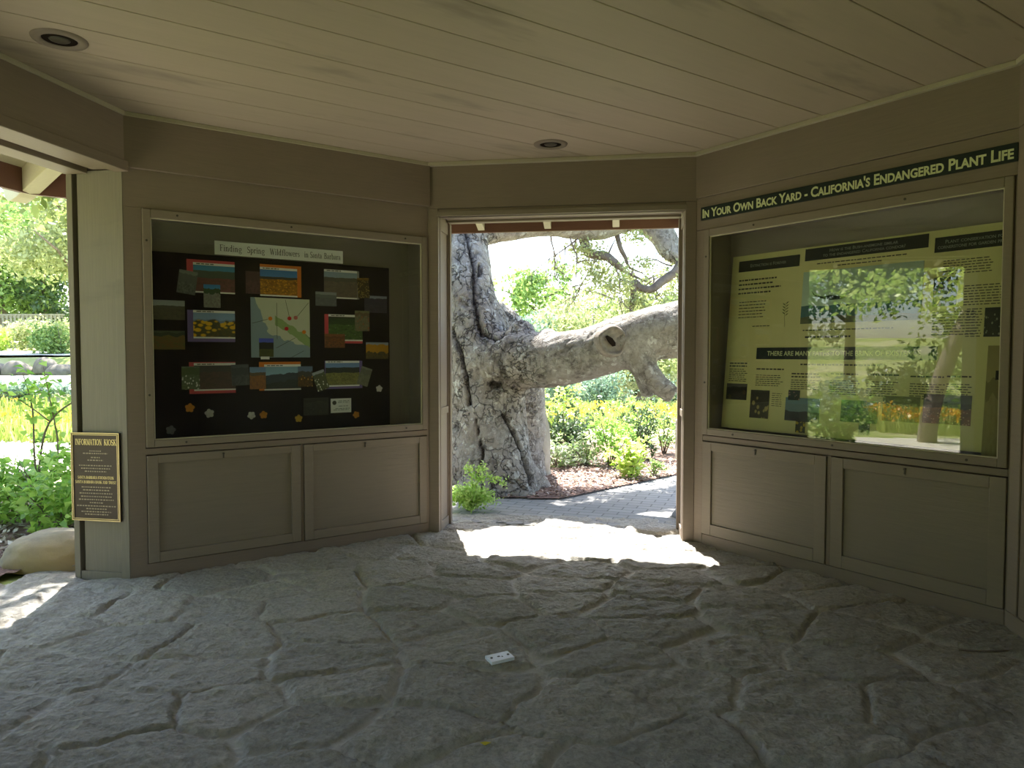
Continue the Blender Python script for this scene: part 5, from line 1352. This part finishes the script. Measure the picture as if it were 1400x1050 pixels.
def fence_post():
    root = bpy.data.objects.new('wooden_post', None); COL.objects.link(root); root.location = (2.19,9.55,.0); tag(root, 'square weathered wooden post beside the right jamb', 'post')
    mb = MB(); mb.box(-.05,.05,-.05,.05,-.1,.555); mb.build('post_shaft', m_weather, root, bevel=.008)
    mb = MB(); mb.disc((-.005,.455), .017, -.0515, -.048, 14); mb.build('bolt_hole', m_hole_shade, root)  # dark disc on the face stands for shade in the hole
fence_post()
def rail_fence():
    root = bpy.data.objects.new('rail_fence', None); COL.objects.link(root); root.location = (4.0,23.2,float(terrain(4.0,23.2))); tag(root, 'old two rail wooden fence before dark shrubs under the limb', 'fence')
    for x in (-1.6,-.2,1.2,2.6):
        mb = MB(); mb.box(x-.07,x+.07,-.06,.06,-.1,.95); mb.build('post', m_oldfence, root, bevel=.01)
    for z in (.42,.76):
        mb = MB(); mb.tube([(-2.2,-.08,z),(0,-.085,z+.02),(3.2,-.08,z-.02)],[.05,.055,.045],8); mb.build('rail', m_oldfence, root)
rail_fence()
def picket_fence():
    x0, y0 = -14.75, 22.3; z0 = float(terrain(x0,y0)); root = bpy.data.objects.new('picket_fence', None); COL.objects.link(root); root.location = (x0,y0,z0)
    tag(root, 'grey wooden picket fence on the terrace at the far left', 'fence')
    for z in (.25,.93):
        mb = MB(); mb.box(-1.6,1.15,-.02,.02,z,z+.07); mb.build('rail', m_weather, root)
    for k in range(22):
        x = -1.5+k*.122; mb = MB(); mb.box(x-.03,x+.03,-.045,-.021,0,1.0); mb.build('picket', m_weather, root)
    mb = MB(); mb.box(-1.65,1.2,-.05,.03,1.0,1.05); mb.build('top_rail', m_weather, root)
picket_fence()

def sapling():
    r = np.random.default_rng(91); root = bpy.data.objects.new('sapling', None); COL.objects.link(root); root.location = (-3.9,6.0,0)
    tag(root, 'thin bare stemmed sapling with few green leaves in the left opening', 'sapling')
    P, D = [], []
    for p in ([(0,0,0,.012),(.02,.0,.5,.010),(.1,.02,.85,.008),(.35,.05,1.05,.006),(.62,.08,1.16,.003)],
              [(.02,0,.1,.010),(-.02,0,.55,.008),(-.04,.02,.95,.006),(-.12,.03,1.25,.003)],
              [(.06,0,.2,.009),(.16,.02,.60,.007),(.12,.02,.95,.005),(.05,.03,1.3,.003)],
              [(.25,.05,.3,.008),(.42,.05,.65,.006),(.52,.06,.95,.004),(.66,.06,1.2,.003)],
              [(.1,.02,.85,.006),(-.1,.02,1.0,.004),(-.3,.03,1.1,.003)],
              [(.3,0,.05,.008),(.62,.1,.4,.006),(.75,.1,.75,.004),(.80,.1,1.0,.003)]):
        A = smooth_path(p, 4); mb = MB(); mb.tube(A[:,:3], A[:,3], 5); mb.build('stem', m_bark2, root, smooth=True)
        for q in A[len(A)//2:]:
            for _ in range(4): P.append(q[:3] + r.normal(size=3)*.03); D.append(r.normal(size=3)*np.array([1,1,.5]) + [0,0,.1])
    for _ in range(60): P.append(np.array([.30,.05,1.08]) + r.normal(size=3)*np.array([.25,.05,.06])); D.append(r.normal(size=3)*np.array([1,1,.4]))
    leaf_mesh('leaves', np.array(P), np.array(D), .075, .8, lf_bright, root, r)
sapling()

def celery():
    r = np.random.default_rng(44); root = bpy.data.objects.new('leafy_herb', None); COL.objects.link(root); root.location = (-.46,6.50,.0)
    tag(root, 'feathery bright green herb at the foot of the left jamb', 'plant')
    P, D = [], []
    def frond(pts, rad, n, spread):
        A = smooth_path([(*p, rad) for p in pts], 6); mb = MB(); mb.tube(A[:,:3], np.linspace(rad, rad*.4, len(A)), 5); mb.build('stalk', m_stalk, root, smooth=True)
        for q in A[len(A)//3:]:
            for _ in range(n): P.append(q[:3] + r.normal(size=3)*spread); D.append(r.normal(size=3) + [0,0,.3])
    m_stalk = plain('green stalk', rgb('#a9c06a'), .5)
    frond([(.10,0,.0),(.13,0,.22),(.16,-.02,.36),(.21,-.02,.40)], .008, 9, .022)
    frond([(.10,0,.0),(.14,0,.24),(.22,-.02,.31),(.32,-.04,.30),(.40,-.04,.25)], .007, 8, .022)
    frond([(.10,0,.0),(.11,0,.20),(.09,-.02,.36),(.06,-.02,.41)], .007, 8, .02)
    for k in range(26):
        a = r.uniform(0,2*pi); q = r.uniform(.08,.25); h = r.uniform(.08,.22)
        frond([(.06,.02,0),(.06+q*.4*math.cos(a),.02+q*.3*math.sin(a),h*.8),(.06+q*.8*math.cos(a),.02+q*.55*math.sin(a),h),(.06+q*1.1*math.cos(a),.02+q*.7*math.sin(a),h*.65)], .004, 6, .026)
    leaf_mesh('leaves', np.array(P), np.array(D), .032, .65, lf_lime2, root, r)
lf_lime2 = leaf_mat('fresh herb leaves', rgb('#93bf4e'), rgb('#cfe58a'), .5)
celery()

# ------------------------------------------------------------------ light and camera
w = bpy.data.worlds.new('sky'); scene.world = w; w.use_nodes = True
nt = w.node_tree; nt.nodes.clear()
sk = nt.nodes.new('ShaderNodeTexSky'); sk.sky_type = 'NISHITA'; sk.sun_disc = False
sk.sun_elevation = math.radians(58); sk.sun_rotation = math.radians(-11); sk.air_density = 1.0; sk.dust_density = 1.5; sk.ozone_density = 1.0
bg = nt.nodes.new('ShaderNodeBackground'); bg.inputs[1].default_value = .30
ow = nt.nodes.new('ShaderNodeOutputWorld'); nt.links.new(sk.outputs[0], bg.inputs[0]); nt.links.new(bg.outputs[0], ow.inputs[0])
su = bpy.data.lights.new('sun', 'SUN'); su.energy = 11.0; su.angle = math.radians(.6); su.color = (1,.98,.94)
so = bpy.data.objects.new('sun', su); COL.objects.link(so)
D = Vector((.19,-.98,-1.42)).normalized(); so.rotation_euler = D.to_track_quat('-Z','Y').to_euler(); so.location = (0,10,12)

cam = bpy.data.cameras.new('camera'); cam.sensor_width = 36; cam.lens = 36*1003.9/1400; cam.clip_end = 300; cam.clip_start = .05
co = bpy.data.objects.new('camera', cam); COL.objects.link(co); co.location = (0,0,1.4); co.rotation_euler = (pi/2-.040, 0, 0)
scene.camera = co
vs = scene.view_settings; vs.view_transform = 'Standard'; vs.look = 'None'; vs.exposure = 1.36; vs.gamma = 1.0; vs.use_curve_mapping = False
cy = scene.cycles; cy.max_bounces = 10; cy.diffuse_bounces = 6; cy.glossy_bounces = 4; cy.transparent_max_bounces = 12; cy.transmission_bounces = 6
cy.use_denoising = True; cy.sample_clamp_indirect = 8; cy.caustics_reflective = False; cy.caustics_refractive = False
